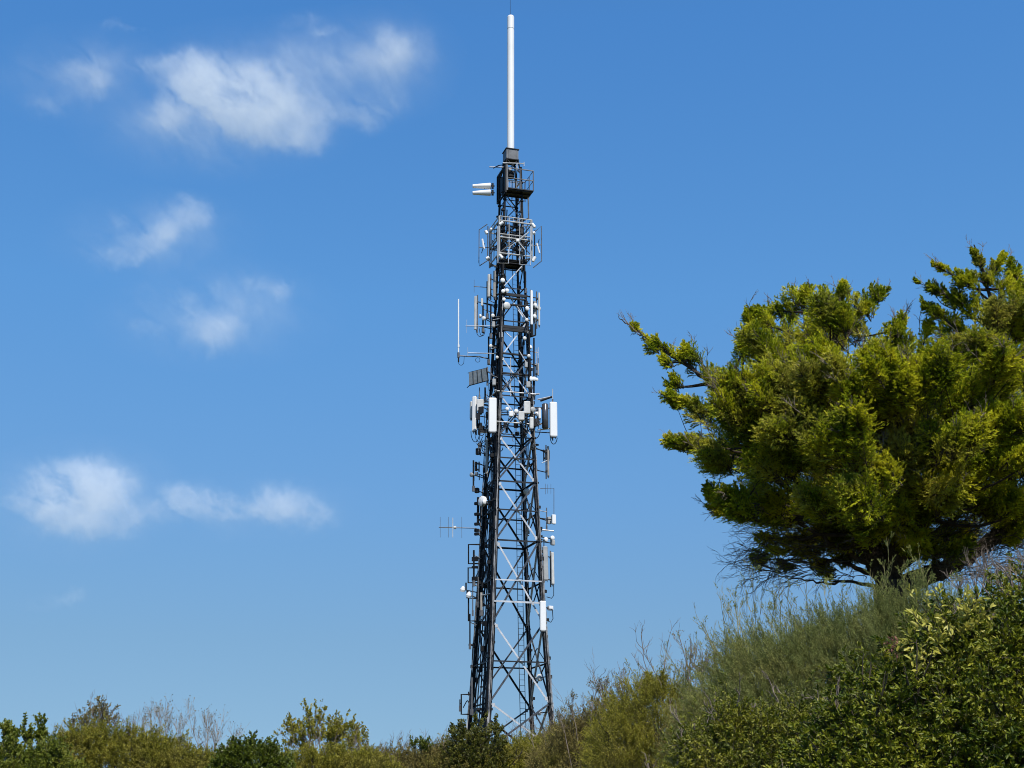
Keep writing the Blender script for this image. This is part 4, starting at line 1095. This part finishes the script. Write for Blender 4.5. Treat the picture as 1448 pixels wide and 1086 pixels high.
# ------------------------------------------------------------------ feathery tamarisk in front of the cypress
par = shrub('feathery_shrub', 'big feathery grey green shrub with upright wispy stems below the cypress',
      [(985, 1040), (1000, 985), (1020, 950), (1040, 915), (1075, 897), (1110, 886), (1150, 878), (1190, 868), (1230, 858), (1262, 844), (1300, 846), (1340, 862), (1380, 872), (1440, 878)], 24.5, 2.0, 6200, L_TAM,
      (.5, 14, 11), (.035, .007), stem='twig_dark', cat='shrub', group=None, spread=.42, tw=.42, lump=.34, lscale=.9, inner=.7, upw=.8, fill=.42, rnd=.3, clus=(11, .13), lean=.6, upleaf=.1, r=.025)
S = []; D = []; L = []
for (a, b, c, d) in [(1005, 960, 968, 905), (1010, 950, 985, 910), (1030, 930, 1003, 860), (1040, 915, 1015, 832), (1055, 905, 1035, 845), (1080, 890, 1065, 822), (1095, 880, 1090, 838), (1120, 880, 1118, 815), (1140, 870, 1150, 820), (1170, 870, 1165, 830), (1200, 860, 1195, 825), (1235, 850, 1230, 805), (1262, 840, 1255, 795), (1275, 830, 1280, 790),
                    (1295, 835, 1300, 795), (1310, 840, 1325, 800), (1340, 850, 1355, 815), (990, 980, 965, 940), (1060, 895, 1045, 862), (1105, 880, 1100, 832), (1250, 845, 1243, 800), (1285, 835, 1290, 800), (1025, 945, 990, 890)]:
    for _ in range(1 if c > 1100 else 2):
        q, t = P(a + rng.normal() * 8, b + 18, 24.5 + rng.uniform(-.8, .8)), P(c + rng.normal() * 6, d + rng.uniform(-4, 14), 24.3 + rng.uniform(-.8, .8))
        v = t - q; S.append(tuple(q)); D.append(tuple(v.normalized())); L.append(v.length * .75)
p, nod = grow(np.array(S), np.array(D), np.array(L), .008, 3, [5, 4], .42, .38, .10, .12)
V, Q = merge(p); quads_obj('bare_stems', V, Q, hard_mat('olive broom stems', (.20, .185, .075), .8, 0, .25, 5, spec=.1), par)
PT, DS, LL = nod
sel = PT[:, 1:3].reshape(-1, 3); sdv = DS[:, 1:3].reshape(-1, 3); kp = rng.uniform(size=len(sel)) < np.interp(sel[:, 0], [3.5, 6], [.06, .22])
V, Q = sprays(sel[kp], sdv[kp], .14, 4, 5, .04, .009, .4, .5); quads_obj('wispy_tips', V, Q, L_TAM, par)

# ------------------------------------------------------------------ glossy hedges at the lower right
shrub('hedge_bush', 'dense dark glossy-leaved bush filling the lower right corner',
      [(1120, 1100), (1150, 1040), (1180, 1000), (1205, 965), (1250, 948), (1285, 925), (1330, 895), (1370, 880), (1400, 868), (1425, 842), (1450, 828), (1500, 815), (1560, 820), (1640, 870)], 12.6, 1.5, 5600, L_HEDGE,
      (.2, 4, 6), (.043, .018), stem='twig_dark', cat='bush', group='glossy bushes at the lower right', six=True, spread=.9, tw=.45, lump=.3, lscale=.55, inner=.3, upw=.35, fill=.5, rnd=.55, front=.85, clus=(13, .07), bare=26, barelen=.28)
shrub('hedge_bush', 'lower glossy bush with pale-edged small leaves, left of the dark corner bush',
      [(935, 1100), (960, 1060), (985, 1030), (1010, 1012), (1040, 1002), (1075, 1008), (1110, 1000), (1150, 1004), (1190, 1010), (1240, 1050)], 15.5, 1.4, 3300, L_HEDGE2,
      (.2, 4, 6), (.036, .015), stem='twig_dark', cat='bush', group='glossy bushes at the lower right', six=True, spread=.9, tw=.45, lump=.24, lscale=.5, inner=.45, upw=.35, fill=.5, rnd=.55, front=.85, clus=(13, .07), bare=26, barelen=.28)
shrub('yellow_shrub', 'small shrub with pale yellow green young leaves above the corner bush',
      [(1290, 900), (1308, 872), (1330, 856), (1350, 855), (1372, 864), (1395, 880)], 12.0, .3, 100, L_YEL, (.22, 4, 5), (.062, .024), cat='shrub', group=None, six=True, spread=.8, tw=.5, lump=.05, inner=.15, upw=.4, fill=.3)
# dry flower head on its stem
q0, q1 = P(1262, 960, 14.4), P(1259, 915, 14.4)
par = plant('dry_flower_stem', 'dry reddish brown seed head rising behind the corner bush', 'dead flower', q0.x, 14.4)
g0 = Vector((q0.x, 14.4, gh(q0.x, 14.4))); m = MB(); m.tube(smooth_path([g0, q0 + Vector((.02, 0, 0)), q1], 5), .006, 5); m.build('stem', M['twig_dark'], par)
S = np.array(q1) + rng.normal(size=(26, 3)) * np.array([.05, .05, .06]); V, Q = sprays(S, nrm(rng.normal(size=S.shape) + UP * .3), .07, 3, 4, .022, .018, .9, .5); quads_obj('seed_head', V, Q, L_DRY, par)
# bare and leafy growth right of the tree foot
sparse('bare_shrub', 'bare twiggy shrub at the right edge below the cypress limb', [(1370, 860, 1350, 810), (1390, 860, 1385, 800), (1410, 850, 1405, 780), (1430, 850, 1440, 785), (1450, 850, 1470, 780), (1400, 855, 1425, 790)], 28, 4, [7, 5, 3], .6, .6, None, 'twig', r=.02, group=None, dep=1)
shrub('leafy_shrub', 'small leafy olive shrub at the right edge under the cypress', [(1405, 850), (1420, 812), (1440, 795), (1470, 790), (1510, 810)], 27, .9, 420, L_OLIVE, (.25, 5, 5), (.05, .022), group=None, cat='shrub')

# ------------------------------------------------------------------ scrub on the skyline, right of the tower
G = 'scrub along the skyline'
shrub('scrub_bush', 'brownish scrub with bare twigs just right of the tower foot', [(755, 1075), (775, 1050), (795, 1030), (820, 1010), (850, 995), (880, 985), (905, 1000), (925, 1060)], 52, 2.2, 2300, L_BROWN, (.5, 9, 5), (.075, .02), bare=24, barelen=1.2, spread=.55, tw=.4, upw=.8, lump=.3, rnd=.5)
shrub('scrub_bush', 'taller olive scrub bush with thin bare shoots, halfway up the right slope', [(838, 1060), (855, 1000), (875, 980), (905, 966), (930, 958), (955, 975), (985, 985), (1010, 1000), (1040, 1010), (1060, 1075)], 31, 1.7, 2600, L_OLIVE, (.4, 10, 7), (.042, .011), bare=20, barelen=.9, spread=.5, tw=.4, upw=.8, lump=.3, rnd=.4)
sparse('upright_shrub', 'dark narrow upright shrub poking above the olive scrub', [(925, 1010, 915, 956), (930, 1010, 928, 948), (935, 1010, 945, 958), (928, 1010, 934, 952)], 30.6, 3, [6, 4], .35, .45, L_OLIVE, 'twig_dark', (.05, .016), (.13, 3, 4), r=.018, leafy=.6)
sparse('bare_shrub', 'grey bare twig shrub between the olive scrub and the feathery shrub', [(985, 1000, 962, 905), (990, 1000, 978, 915), (998, 1000, 1000, 930), (1005, 1000, 985, 935), (1010, 1000, 1020, 940)], 29.5, 4, [6, 5, 3], .5, .55, L_BUD, 'twig', (.03, .014), (.06, 2, 2), r=.018, leafy=.25)
sparse('bare_shrub', 'reddish grey twig shrub above the brownish scrub', [(800, 1045, 790, 1010), (815, 1030, 812, 985), (835, 1020, 838, 968), (855, 1010, 845, 965), (870, 1000, 885, 955), (890, 1000, 900, 945)], 50, 4, [6, 5, 3], .5, .55, L_BUD, 'twig', (.045, .02), (.08, 2, 2), r=.02, leafy=.35)
shrub('scrub_bush', 'low brown scrub in front of the bare twig shrub', [(955, 1060), (975, 1000), (1000, 985), (1030, 990), (1060, 1020), (1080, 1060)], 27.5, 1.2, 900, L_BROWN, (.45, 8, 5), (.05, .015), bare=14, barelen=.7, spread=.55, upw=.8)
# in front of the tower
shrub('scrub_bush', 'low yellow olive scrub in front of the tower legs', [(690, 1075), (705, 1058), (730, 1050), (760, 1046), (785, 1042), (810, 1050), (850, 1062), (880, 1078)], 58, 2.4, 2600, L_OLIVE, (.45, 8, 5), (.075, .022), clus=(7, .22), bare=40, barelen=.8, spread=.6, upw=.7)
shrub('scrub_bush', 'pale dry scrub behind the right tower leg', [(735, 1060), (760, 1046), (778, 1036), (800, 1028), (830, 1030), (850, 1060)], 72, 2.0, 1300, L_BROWN, (.6, 8, 5), (.09, .024), bare=18, barelen=.9, spread=.6, upw=.8)
shrub('dark_bush', 'dark green bush with stubby shoots covering the left tower legs', [(634, 1084), (640, 1052), (650, 1034), (662, 1028), (673, 1038), (684, 1024), (696, 1030), (706, 1052), (712, 1084)], 56, 1.0, 420, L_TREE, (.42, 6, 5), (.1, .05), spread=.85, tw=.4, lump=.45, lscale=.6, upw=.7)
sparse('dark_bush_shoot', 'leafy shoots rising from behind the dark bush at the tower foot', [(645, 1060, 637, 1030), (655, 1060, 650, 1020), (675, 1055, 672, 1014), (690, 1055, 692, 1014), (700, 1055, 708, 1030)], 57, 2, [5], .5, .5, L_TREE, 'twig_dark', (.1, .05), (.2, 4, 4), r=.02, cat='shrub')
# ------------------------------------------------------------------ left of the tower
shrub('scrub_bush', 'low rusty olive scrub between the leafy shrub and the tower bush', [(470, 1078), (500, 1066), (540, 1060), (580, 1062), (610, 1060), (640, 1066), (680, 1072), (705, 1080)], 57, 2.2, 2300, L_BROWN, (.4, 7, 5), (.075, .024), clus=(7, .2), bare=50, barelen=.6, spread=.65, upw=.65)
shrub('scrub_bush', 'low green scrub under the rounded leafy shrub', [(395, 1080), (415, 1062), (450, 1058), (490, 1064), (530, 1068), (560, 1080)], 54, 1.6, 1300, L_OLIVE, (.4, 7, 5), (.08, .028), clus=(7, .2), bare=16, spread=.7, upw=.6)
sparse('leafy_sprig', 'short dark leafy sprig at the middle of the low scrub', [(590, 1075, 585, 1048), (596, 1075, 598, 1044), (602, 1075, 608, 1046), (612, 1075, 612, 1044)], 56, 2, [5], .5, .5, L_DARK, 'twig_dark', (.09, .035), (.18, 4, 3), r=.015)
shrub('scrub_bush', 'grey olive tufted shrub just left of the dark tower bush', [(600, 1080), (612, 1056), (622, 1044), (634, 1048), (645, 1062), (652, 1080)], 58, 1.0, 420, L_BROWN, (.5, 8, 5), (.08, .022), bare=8, barelen=.6, spread=.5, upw=.9)
sparse('rounded_shrub', 'rounded open shrub with dull olive leaves left of the tower',
       [(445, 1075, 392, 1040), (448, 1075, 405, 1030), (450, 1075, 425, 1012), (452, 1075, 440, 1006), (455, 1075, 452, 1005), (458, 1075, 470, 1006), (460, 1075, 488, 1015), (462, 1075, 498, 1034), (465, 1075, 515, 1030), (468, 1075, 535, 1052), (450, 1075, 415, 1050), (458, 1075, 480, 1030), (470, 1075, 525, 1042), (440, 1075, 380, 1040)],
       60, 3, [8, 6], .55, .5, L_OLIVE, 'twig', (.085, .045), (.14, 3, 3), r=.022, leafy=.5, dep=1.6)
shrub('round_bush', 'compact deep green round bush in the left middle', [(306, 1092), (314, 1066), (328, 1056), (345, 1050), (362, 1045), (385, 1054), (398, 1066), (410, 1092)], 50, 1.3, 900, L_DARK, (.34, 6, 6), (.085, .042), spread=.9, lump=.28, lscale=.8, upw=.5)
sparse('bare_shrub', 'bare grey twig shrub with spreading branches behind the round green bush', [(285, 1075, 262, 1005), (290, 1075, 280, 1012), (295, 1075, 300, 1014), (298, 1075, 318, 1016), (300, 1075, 338, 1020), (296, 1075, 330, 1035), (292, 1075, 345, 1040), (288, 1075, 292, 1006)], 62, 4, [6, 5, 3], .42, .55, L_BUD, 'twig_pale', (.05, .025), (.08, 1, 2), r=.015, leafy=.12, dep=1.2)
sparse('bare_shrub', 'bare brown twig shrub standing above the broad olive bush', [(200, 1060, 178, 1012), (208, 1060, 198, 1005), (216, 1060, 212, 998), (224, 1060, 225, 1005), (235, 1060, 238, 990), (240, 1060, 240, 992), (246, 1060, 256, 1012), (228, 1060, 244, 998), (252, 1060, 268, 998)], 64, 4, [6, 5, 3], .42, .52, L_BUD, 'twig_pale', (.05, .025), (.08, 1, 2), r=.015, leafy=.2, dep=1.2)
sparse('budding_shrub', 'budding shrub with dark leaf tufts, tallest on the left skyline', [(130, 1055, 96, 1008), (134, 1055, 104, 1000), (136, 1055, 122, 1002), (138, 1055, 134, 988), (141, 1055, 140, 992), (144, 1055, 152, 998), (146, 1055, 162, 1002), (148, 1055, 165, 1015), (132, 1055, 115, 1012), (120, 1055, 92, 1018)], 58, 3, [6, 5], .5, .5, L_BUD, 'twig_dark', (.085, .045), (.09, 2, 2), r=.016, leafy=.6, dep=1.2)
shrub('scrub_bush', 'broad fine-leaved olive bush filling the left skyline', [(62, 1095), (80, 1060), (100, 1040), (130, 1030), (160, 1034), (190, 1036), (220, 1044), (250, 1050), (280, 1062), (305, 1075), (325, 1095)], 52, 2.4, 3600, L_OLIVE, (.4, 8, 6), (.07, .022), bare=44, barelen=.8, spread=.7, lump=.45, lscale=.8, upw=.6, clus=(7, .2))
sparse('sapling', 'young green sapling with upcurved branches at the far left', [(48, 1070, 28, 1012), (50, 1070, 42, 1028), (50, 1070, 52, 1000), (52, 1070, 62, 1022), (54, 1070, 68, 1010), (46, 1070, 35, 1035), (54, 1070, 72, 1035)], 50, 2, [6], .5, .45, L_GREEN, 'twig_dark', (.09, .04), (.12, 4, 5), r=.025, leafy=1, cat='sapling', group=None, up=.25)
shrub('scrub_bush', 'leafy mid green bush around the sapling at the far left', [(-40, 1090), (-10, 1050), (6, 1046), (18, 1054), (35, 1066), (55, 1062), (75, 1056), (90, 1056), (105, 1095)], 48, 1.6, 1300, L_GREEN, (.4, 6, 6), (.085, .04), spread=.85, lump=.5, lscale=.7, upw=.6, clus=(6, .18))
sparse('leafy_sprig', 'leafy shoots at the left edge of the photo', [(2, 1060, -4, 1024), (6, 1060, 6, 1022), (10, 1060, 16, 1028), (16, 1060, 22, 1034)], 48, 2, [5], .5, .5, L_GREEN, 'twig_dark', (.1, .045), (.18, 4, 4), r=.02)

# ------------------------------------------------------------------ grass on the slope
n = 90000
gx = rng.uniform(-32, 26, n); gy = rng.uniform(4, 79, n)
kp = np.abs(gx) < gy * .42 + 3; gx, gy = gx[kp], gy[kp]
S = np.stack([gx, gy, ground_h(gx, gy) - .03], 1)
A = nrm(rng.normal(size=S.shape) * .3 + UP)
V, Q = leaves(S, A, rng.uniform(.15, .45, len(S)), .014, .1)
tag(quads_obj('grass', V, Q, L_GRASS), 'rough grass over the slope beneath the bushes', 'grass', kind='stuff')
#VEG_END

# =================================================================== CLOUDS (lit by the sun, real volumes far off)
def cloud(label, lobes, Y, dens, soft=1.0, seed=0.0, nsc=1.0, cut=.30, nm='cloud'):
    """lobes: photo-pixel ellipses (px, py, rx, ry, weight)"""
    k = Y / F
    cen = P(sum(l[0] for l in lobes) / len(lobes), sum(l[1] for l in lobes) / len(lobes), Y)
    L = []
    rr_ = random.Random(int(seed * 10) + 3)
    for (a, b, rx, ry, w) in lobes:
        rx *= 1.4; ry *= 1.4
        c = P(a, b, Y) - cen; s = mpp(b, Y)
        c.y += rr_.uniform(-.1, .1) * rx * s
        L.append((c, Vector((rx * s, min(rx, ry) * s * .55, ry * s)), w))
    m = MB()
    for c, r, w in L:
        nlat, nlon = 9, 14; vs = []; fs = []
        for i in range(nlat + 1):
            th = math.pi * i / nlat
            for j in range(nlon):
                ph = 2 * math.pi * j / nlon
                vs.append(c + Vector((r.x * math.sin(th) * math.cos(ph), r.y * math.sin(th) * math.sin(ph), r.z * math.cos(th))) * 1.0)
        for i in range(nlat):
            for j in range(nlon):
                q = (j + 1) % nlon; fs.append((i * nlon + j, i * nlon + q, (i + 1) * nlon + q, (i + 1) * nlon + j))
        m.add(vs, fs)
    me = bpy.data.meshes.new('tmp'); me.from_pydata(m.v, [], m.f)
    t = bpy.data.objects.new('tmp', me); COL.objects.link(t)
    md = t.modifiers.new('r', 'REMESH'); md.mode = 'VOXEL'; md.voxel_size = max(4.0, 7 * k)
    dg = bpy.context.evaluated_depsgraph_get()
    me2 = bpy.data.meshes.new_from_object(t.evaluated_get(dg)); bpy.data.objects.remove(t)
    mat, nt, out = new_mat('cloud vapour')
    N = nt.nodes; K = nt.links
    tc = N.new('ShaderNodeTexCoord')
    # warp
    n0 = N.new('ShaderNodeTexNoise'); n0.noise_dimensions = '4D'; n0.inputs['W'].default_value = seed; n0.inputs['Scale'].default_value = .028 / k * .6; n0.inputs['Detail'].default_value = 7; n0.inputs['Roughness'].default_value = .6
    K.new(tc.outputs['Object'], n0.inputs['Vector'])
    sub = N.new('ShaderNodeVectorMath'); sub.operation = 'SUBTRACT'; sub.inputs[1].default_value = (.5, .5, .5); K.new(n0.outputs['Color'], sub.inputs[0])
    sca = N.new('ShaderNodeVectorMath'); sca.operation = 'SCALE'; sca.inputs['Scale'].default_value = 75 * k; K.new(sub.outputs[0], sca.inputs[0])
    pos = N.new('ShaderNodeVectorMath'); pos.operation = 'ADD'; K.new(tc.outputs['Object'], pos.inputs[0]); K.new(sca.outputs[0], pos.inputs[1])
    cur = None
    for c, r, w in L:
        a = N.new('ShaderNodeVectorMath'); a.operation = 'SUBTRACT'; a.inputs[1].default_value = c; K.new(pos.outputs[0], a.inputs[0])
        b = N.new('ShaderNodeVectorMath'); b.operation = 'DIVIDE'; b.inputs[1].default_value = r; K.new(a.outputs[0], b.inputs[0])
        l = N.new('ShaderNodeVectorMath'); l.operation = 'LENGTH'; K.new(b.outputs[0], l.inputs[0])
        mr = N.new('ShaderNodeMapRange'); mr.interpolation_type = 'SMOOTHSTEP'; mr.inputs['From Min'].default_value = 1.0; mr.inputs['From Max'].default_value = .05; mr.inputs['To Min'].default_value = 0; mr.inputs['To Max'].default_value = w
        K.new(l.outputs['Value'], mr.inputs['Value'])
        if cur is None: cur = mr.outputs[0]
        else:
            mx = N.new('ShaderNodeMath'); mx.operation = 'ADD'; K.new(cur, mx.inputs[0]); K.new(mr.outputs[0], mx.inputs[1]); cur = mx.outputs[0]
    n1 = N.new('ShaderNodeTexNoise'); n1.noise_dimensions = '4D'; n1.inputs['W'].default_value = seed + 5; n1.inputs['Scale'].default_value = .026 / k * .6 * nsc; n1.inputs['Detail'].default_value = 7; n1.inputs['Roughness'].default_value = .7
    ma_ = N.new('ShaderNodeMapping'); ma_.inputs['Rotation'].default_value = (0, R(-40), 0); mp_ = N.new('ShaderNodeMapping'); mp_.inputs['Scale'].default_value = (.62, .45, 1.75); K.new(ma_.outputs[0], mp_.inputs['Vector'])
    n1.inputs['Distortion'].default_value = .5; K.new(pos.outputs[0], ma_.inputs['Vector']); K.new(mp_.outputs[0], n1.inputs['Vector'])
    cl = N.new('ShaderNodeMath'); cl.operation = 'MINIMUM'; cl.inputs[1].default_value = 1.0; K.new(cur, cl.inputs[0])
    ad = N.new('ShaderNodeMath'); ad.operation = 'MULTIPLY_ADD'; ad.inputs[1].default_value = 5.0; K.new(n1.outputs['Fac'], ad.inputs[0]); ad.inputs[2].default_value = -1.5
    sm = N.new('ShaderNodeMath'); sm.operation = 'MULTIPLY'; K.new(ad.outputs[0], sm.inputs[0]); K.new(cl.outputs[0], sm.inputs[1])
    mr = N.new('ShaderNodeMapRange'); mr.interpolation_type = 'SMOOTHSTEP'; mr.inputs['From Min'].default_value = cut - .35 * soft; mr.inputs['From Max'].default_value = cut + .65 * soft; mr.inputs['To Max'].default_value = 1
    K.new(sm.outputs[0], mr.inputs['Value']); gt = mr
    de = N.new('ShaderNodeMath'); de.operation = 'MULTIPLY'; de.inputs[1].default_value = dens * 2.1 / k; K.new(gt.outputs[0], de.inputs[0])
    vs_ = N.new('ShaderNodeVolumePrincipled'); vs_.inputs['Color'].default_value = (1, 1, 1, 1); vs_.inputs['Anisotropy'].default_value = -.35
    K.new(de.outputs[0], vs_.inputs['Density']); K.new(vs_.outputs[0], out.inputs['Volume'])
    me2.materials.clear(); me2.materials.append(mat)
    o = bpy.data.objects.new(nm, me2); COL.objects.link(o); o.location = cen
    return tag(o, label, 'cloud', 'white clouds in the blue sky')

CY = 1200
cloud('largest puffy white cloud, high left of the white pole', [(290, 108, 72, 46, .85), (335, 140, 84, 58, 1), (400, 176, 72, 38, .8), (240, 165, 48, 36, .5), (200, 94, 46, 20, .55), (255, 80, 40, 26, .5), (470, 158, 55, 24, .4), (520, 160, 40, 28, .55), (562, 140, 24, 32, .5), (430, 195, 50, 24, .5), (390, 112, 190, 75, .30), (300, 170, 160, 66, .29)], CY, .006, seed=11.3)
cloud('faint wisp above the right end of the largest cloud', [(572, 78, 40, 38, .31), (545, 52, 26, 20, .45), (540, 90, 90, 70, .25), (480, 60, 110, 50, .24)], CY, .006, seed=2.1)
cloud('thin wisp near the top edge above the largest cloud', [(425, 26, 36, 15, .5), (455, 42, 30, 13, .45)], CY, .009, seed=3.7)
cloud('small ragged cloud just left of the largest cloud', [(122, 92, 32, 24, .6), (138, 122, 22, 26, .5), (160, 38, 18, 14, .45), (190, 46, 24, 9, .4), (70, 146, 42, 18, .4), (110, 110, 100, 60, .29)], CY, .0055, seed=4.2)
cloud('torn thin cloud below the largest cloud', [(168, 306, 22, 16, .5), (210, 338, 42, 26, .55), (245, 322, 36, 24, .5), (275, 305, 30, 28, .52), (152, 362, 40, 18, .6), (190, 366, 26, 14, .45), (215, 335, 120, 55, .29)], CY, .0058, seed=5.9)
cloud('thin patchy cloud in the middle of the left sky', [(298, 474, 44, 34, .58), (215, 466, 32, 16, .5), (258, 424, 24, 20, .52), (295, 410, 28, 14, .45), (365, 405, 34, 14, .45), (398, 414, 20, 20, .5), (305, 440, 140, 66, .28)], CY, .0058, seed=6.4)
cloud('rounded white cloud low at the far left', [(70, 672, 40, 30, .8), (100, 695, 66, 46, 1), (145, 695, 46, 40, .7), (40, 708, 40, 24, .6), (110, 735, 76, 30, .6), (185, 735, 40, 22, .4), (110, 705, 120, 70, .28)], CY, .0068, seed=7.7)
cloud('long flat white cloud low, right of the rounded cloud', [(262, 712, 62, 30, .85), (310, 712, 46, 22, .6), (385, 712, 48, 28, .8), (420, 728, 42, 22, .6), (462, 732, 28, 18, .45), (345, 716, 46, 20, .62), (350, 715, 140, 40, .27)], CY, .0066, seed=8.5)
cloud('faint flat smear of cloud lowest at the left', [(65, 850, 42, 15, .5), (105, 845, 26, 17, .52)], CY, .004, seed=9.1)

# =================================================================== LIGHT, WORLD, CAMERA
SUN_EL, SUN_AZ = R(53), R(160)                     # azimuth clockwise from +Y
sd = Vector((math.sin(SUN_AZ) * math.cos(SUN_EL), math.cos(SUN_AZ) * math.cos(SUN_EL), math.sin(SUN_EL)))
ld = bpy.data.lights.new('sun', 'SUN'); ld.energy = 4.5; ld.angle = R(.5); ld.color = (1, .95, .87)
lo = bpy.data.objects.new('sun', ld); COL.objects.link(lo); lo.rotation_euler = sd.to_track_quat('Z', 'Y').to_euler(); lo.location = (0, -20, 40)
w = bpy.data.worlds.new('World'); SC.world = w; w.use_nodes = True
nt = w.node_tree; bg = nt.nodes['Background']
sk = nt.nodes.new('ShaderNodeTexSky'); sk.sky_type = 'NISHITA'; sk.sun_disc = False
sk.sun_elevation = SUN_EL; sk.sun_rotation = SUN_AZ; sk.altitude = 0; sk.air_density = 1.0; sk.dust_density = 0.0; sk.ozone_density = 1.0
tc = nt.nodes.new('ShaderNodeTexCoord'); mp = nt.nodes.new('ShaderNodeMapping'); mp.inputs['Location'].default_value = (0, 0, .2); mp.inputs['Scale'].default_value = (1, 1, .8)
nt.links.new(tc.outputs['Generated'], mp.inputs['Vector']); nt.links.new(mp.outputs[0], sk.inputs['Vector'])
sx = nt.nodes.new('ShaderNodeSeparateXYZ'); nt.links.new(tc.outputs['Generated'], sx.inputs[0])
cr = nt.nodes.new('ShaderNodeValToRGB'); nt.links.new(sx.outputs['Z'], cr.inputs['Fac'])      # deeper blue overhead, paler near the horizon
GAIN = [(.05, (.93, 1.05, 1.0)), (.116, (.907, 1.109, 1.112)), (.2134, (.862, 1.25, 1.426)), (.348, (.79, 1.40, 1.73)), (.5228, (.643, 1.337, 1.848)), (.75, (.75, 1.1, 1.35))]
el = cr.color_ramp.elements
while len(el) < len(GAIN): el.new(.5)
for i, (p_, c_) in enumerate(GAIN): el[i].position = p_; el[i].color = (c_[0] / 2, c_[1] / 2, c_[2] / 2, 1)
gn = nt.nodes.new('ShaderNodeMix'); gn.data_type = 'RGBA'; gn.blend_type = 'MULTIPLY'; gn.inputs[0].default_value = 1
nt.links.new(sk.outputs[0], gn.inputs[6]); nt.links.new(cr.outputs[0], gn.inputs[7])
nt.links.new(gn.outputs[2], bg.inputs[0]); bg.inputs[1].default_value = .12 * 2 / 1.414

cam = bpy.data.cameras.new('camera'); cam.sensor_width = 36; cam.lens = 36 * F / 1448; cam.clip_end = 12000; cam.clip_start = .1
co = bpy.data.objects.new('camera', cam); COL.objects.link(co); co.location = (0, 0, EYE); co.rotation_euler = (math.pi / 2 + PITCH, 0, 0)
SC.camera = co
SC.view_settings.view_transform = 'Standard'; SC.view_settings.look = 'None'; SC.view_settings.gamma = 1; SC.view_settings.exposure = .5
SC.render.engine = 'CYCLES'
SC.cycles.volume_bounces = 6; SC.cycles.max_bounces = 8; SC.cycles.use_denoising = True
SC.cycles.volume_step_rate = 1.0; SC.cycles.filter_width = 1.0
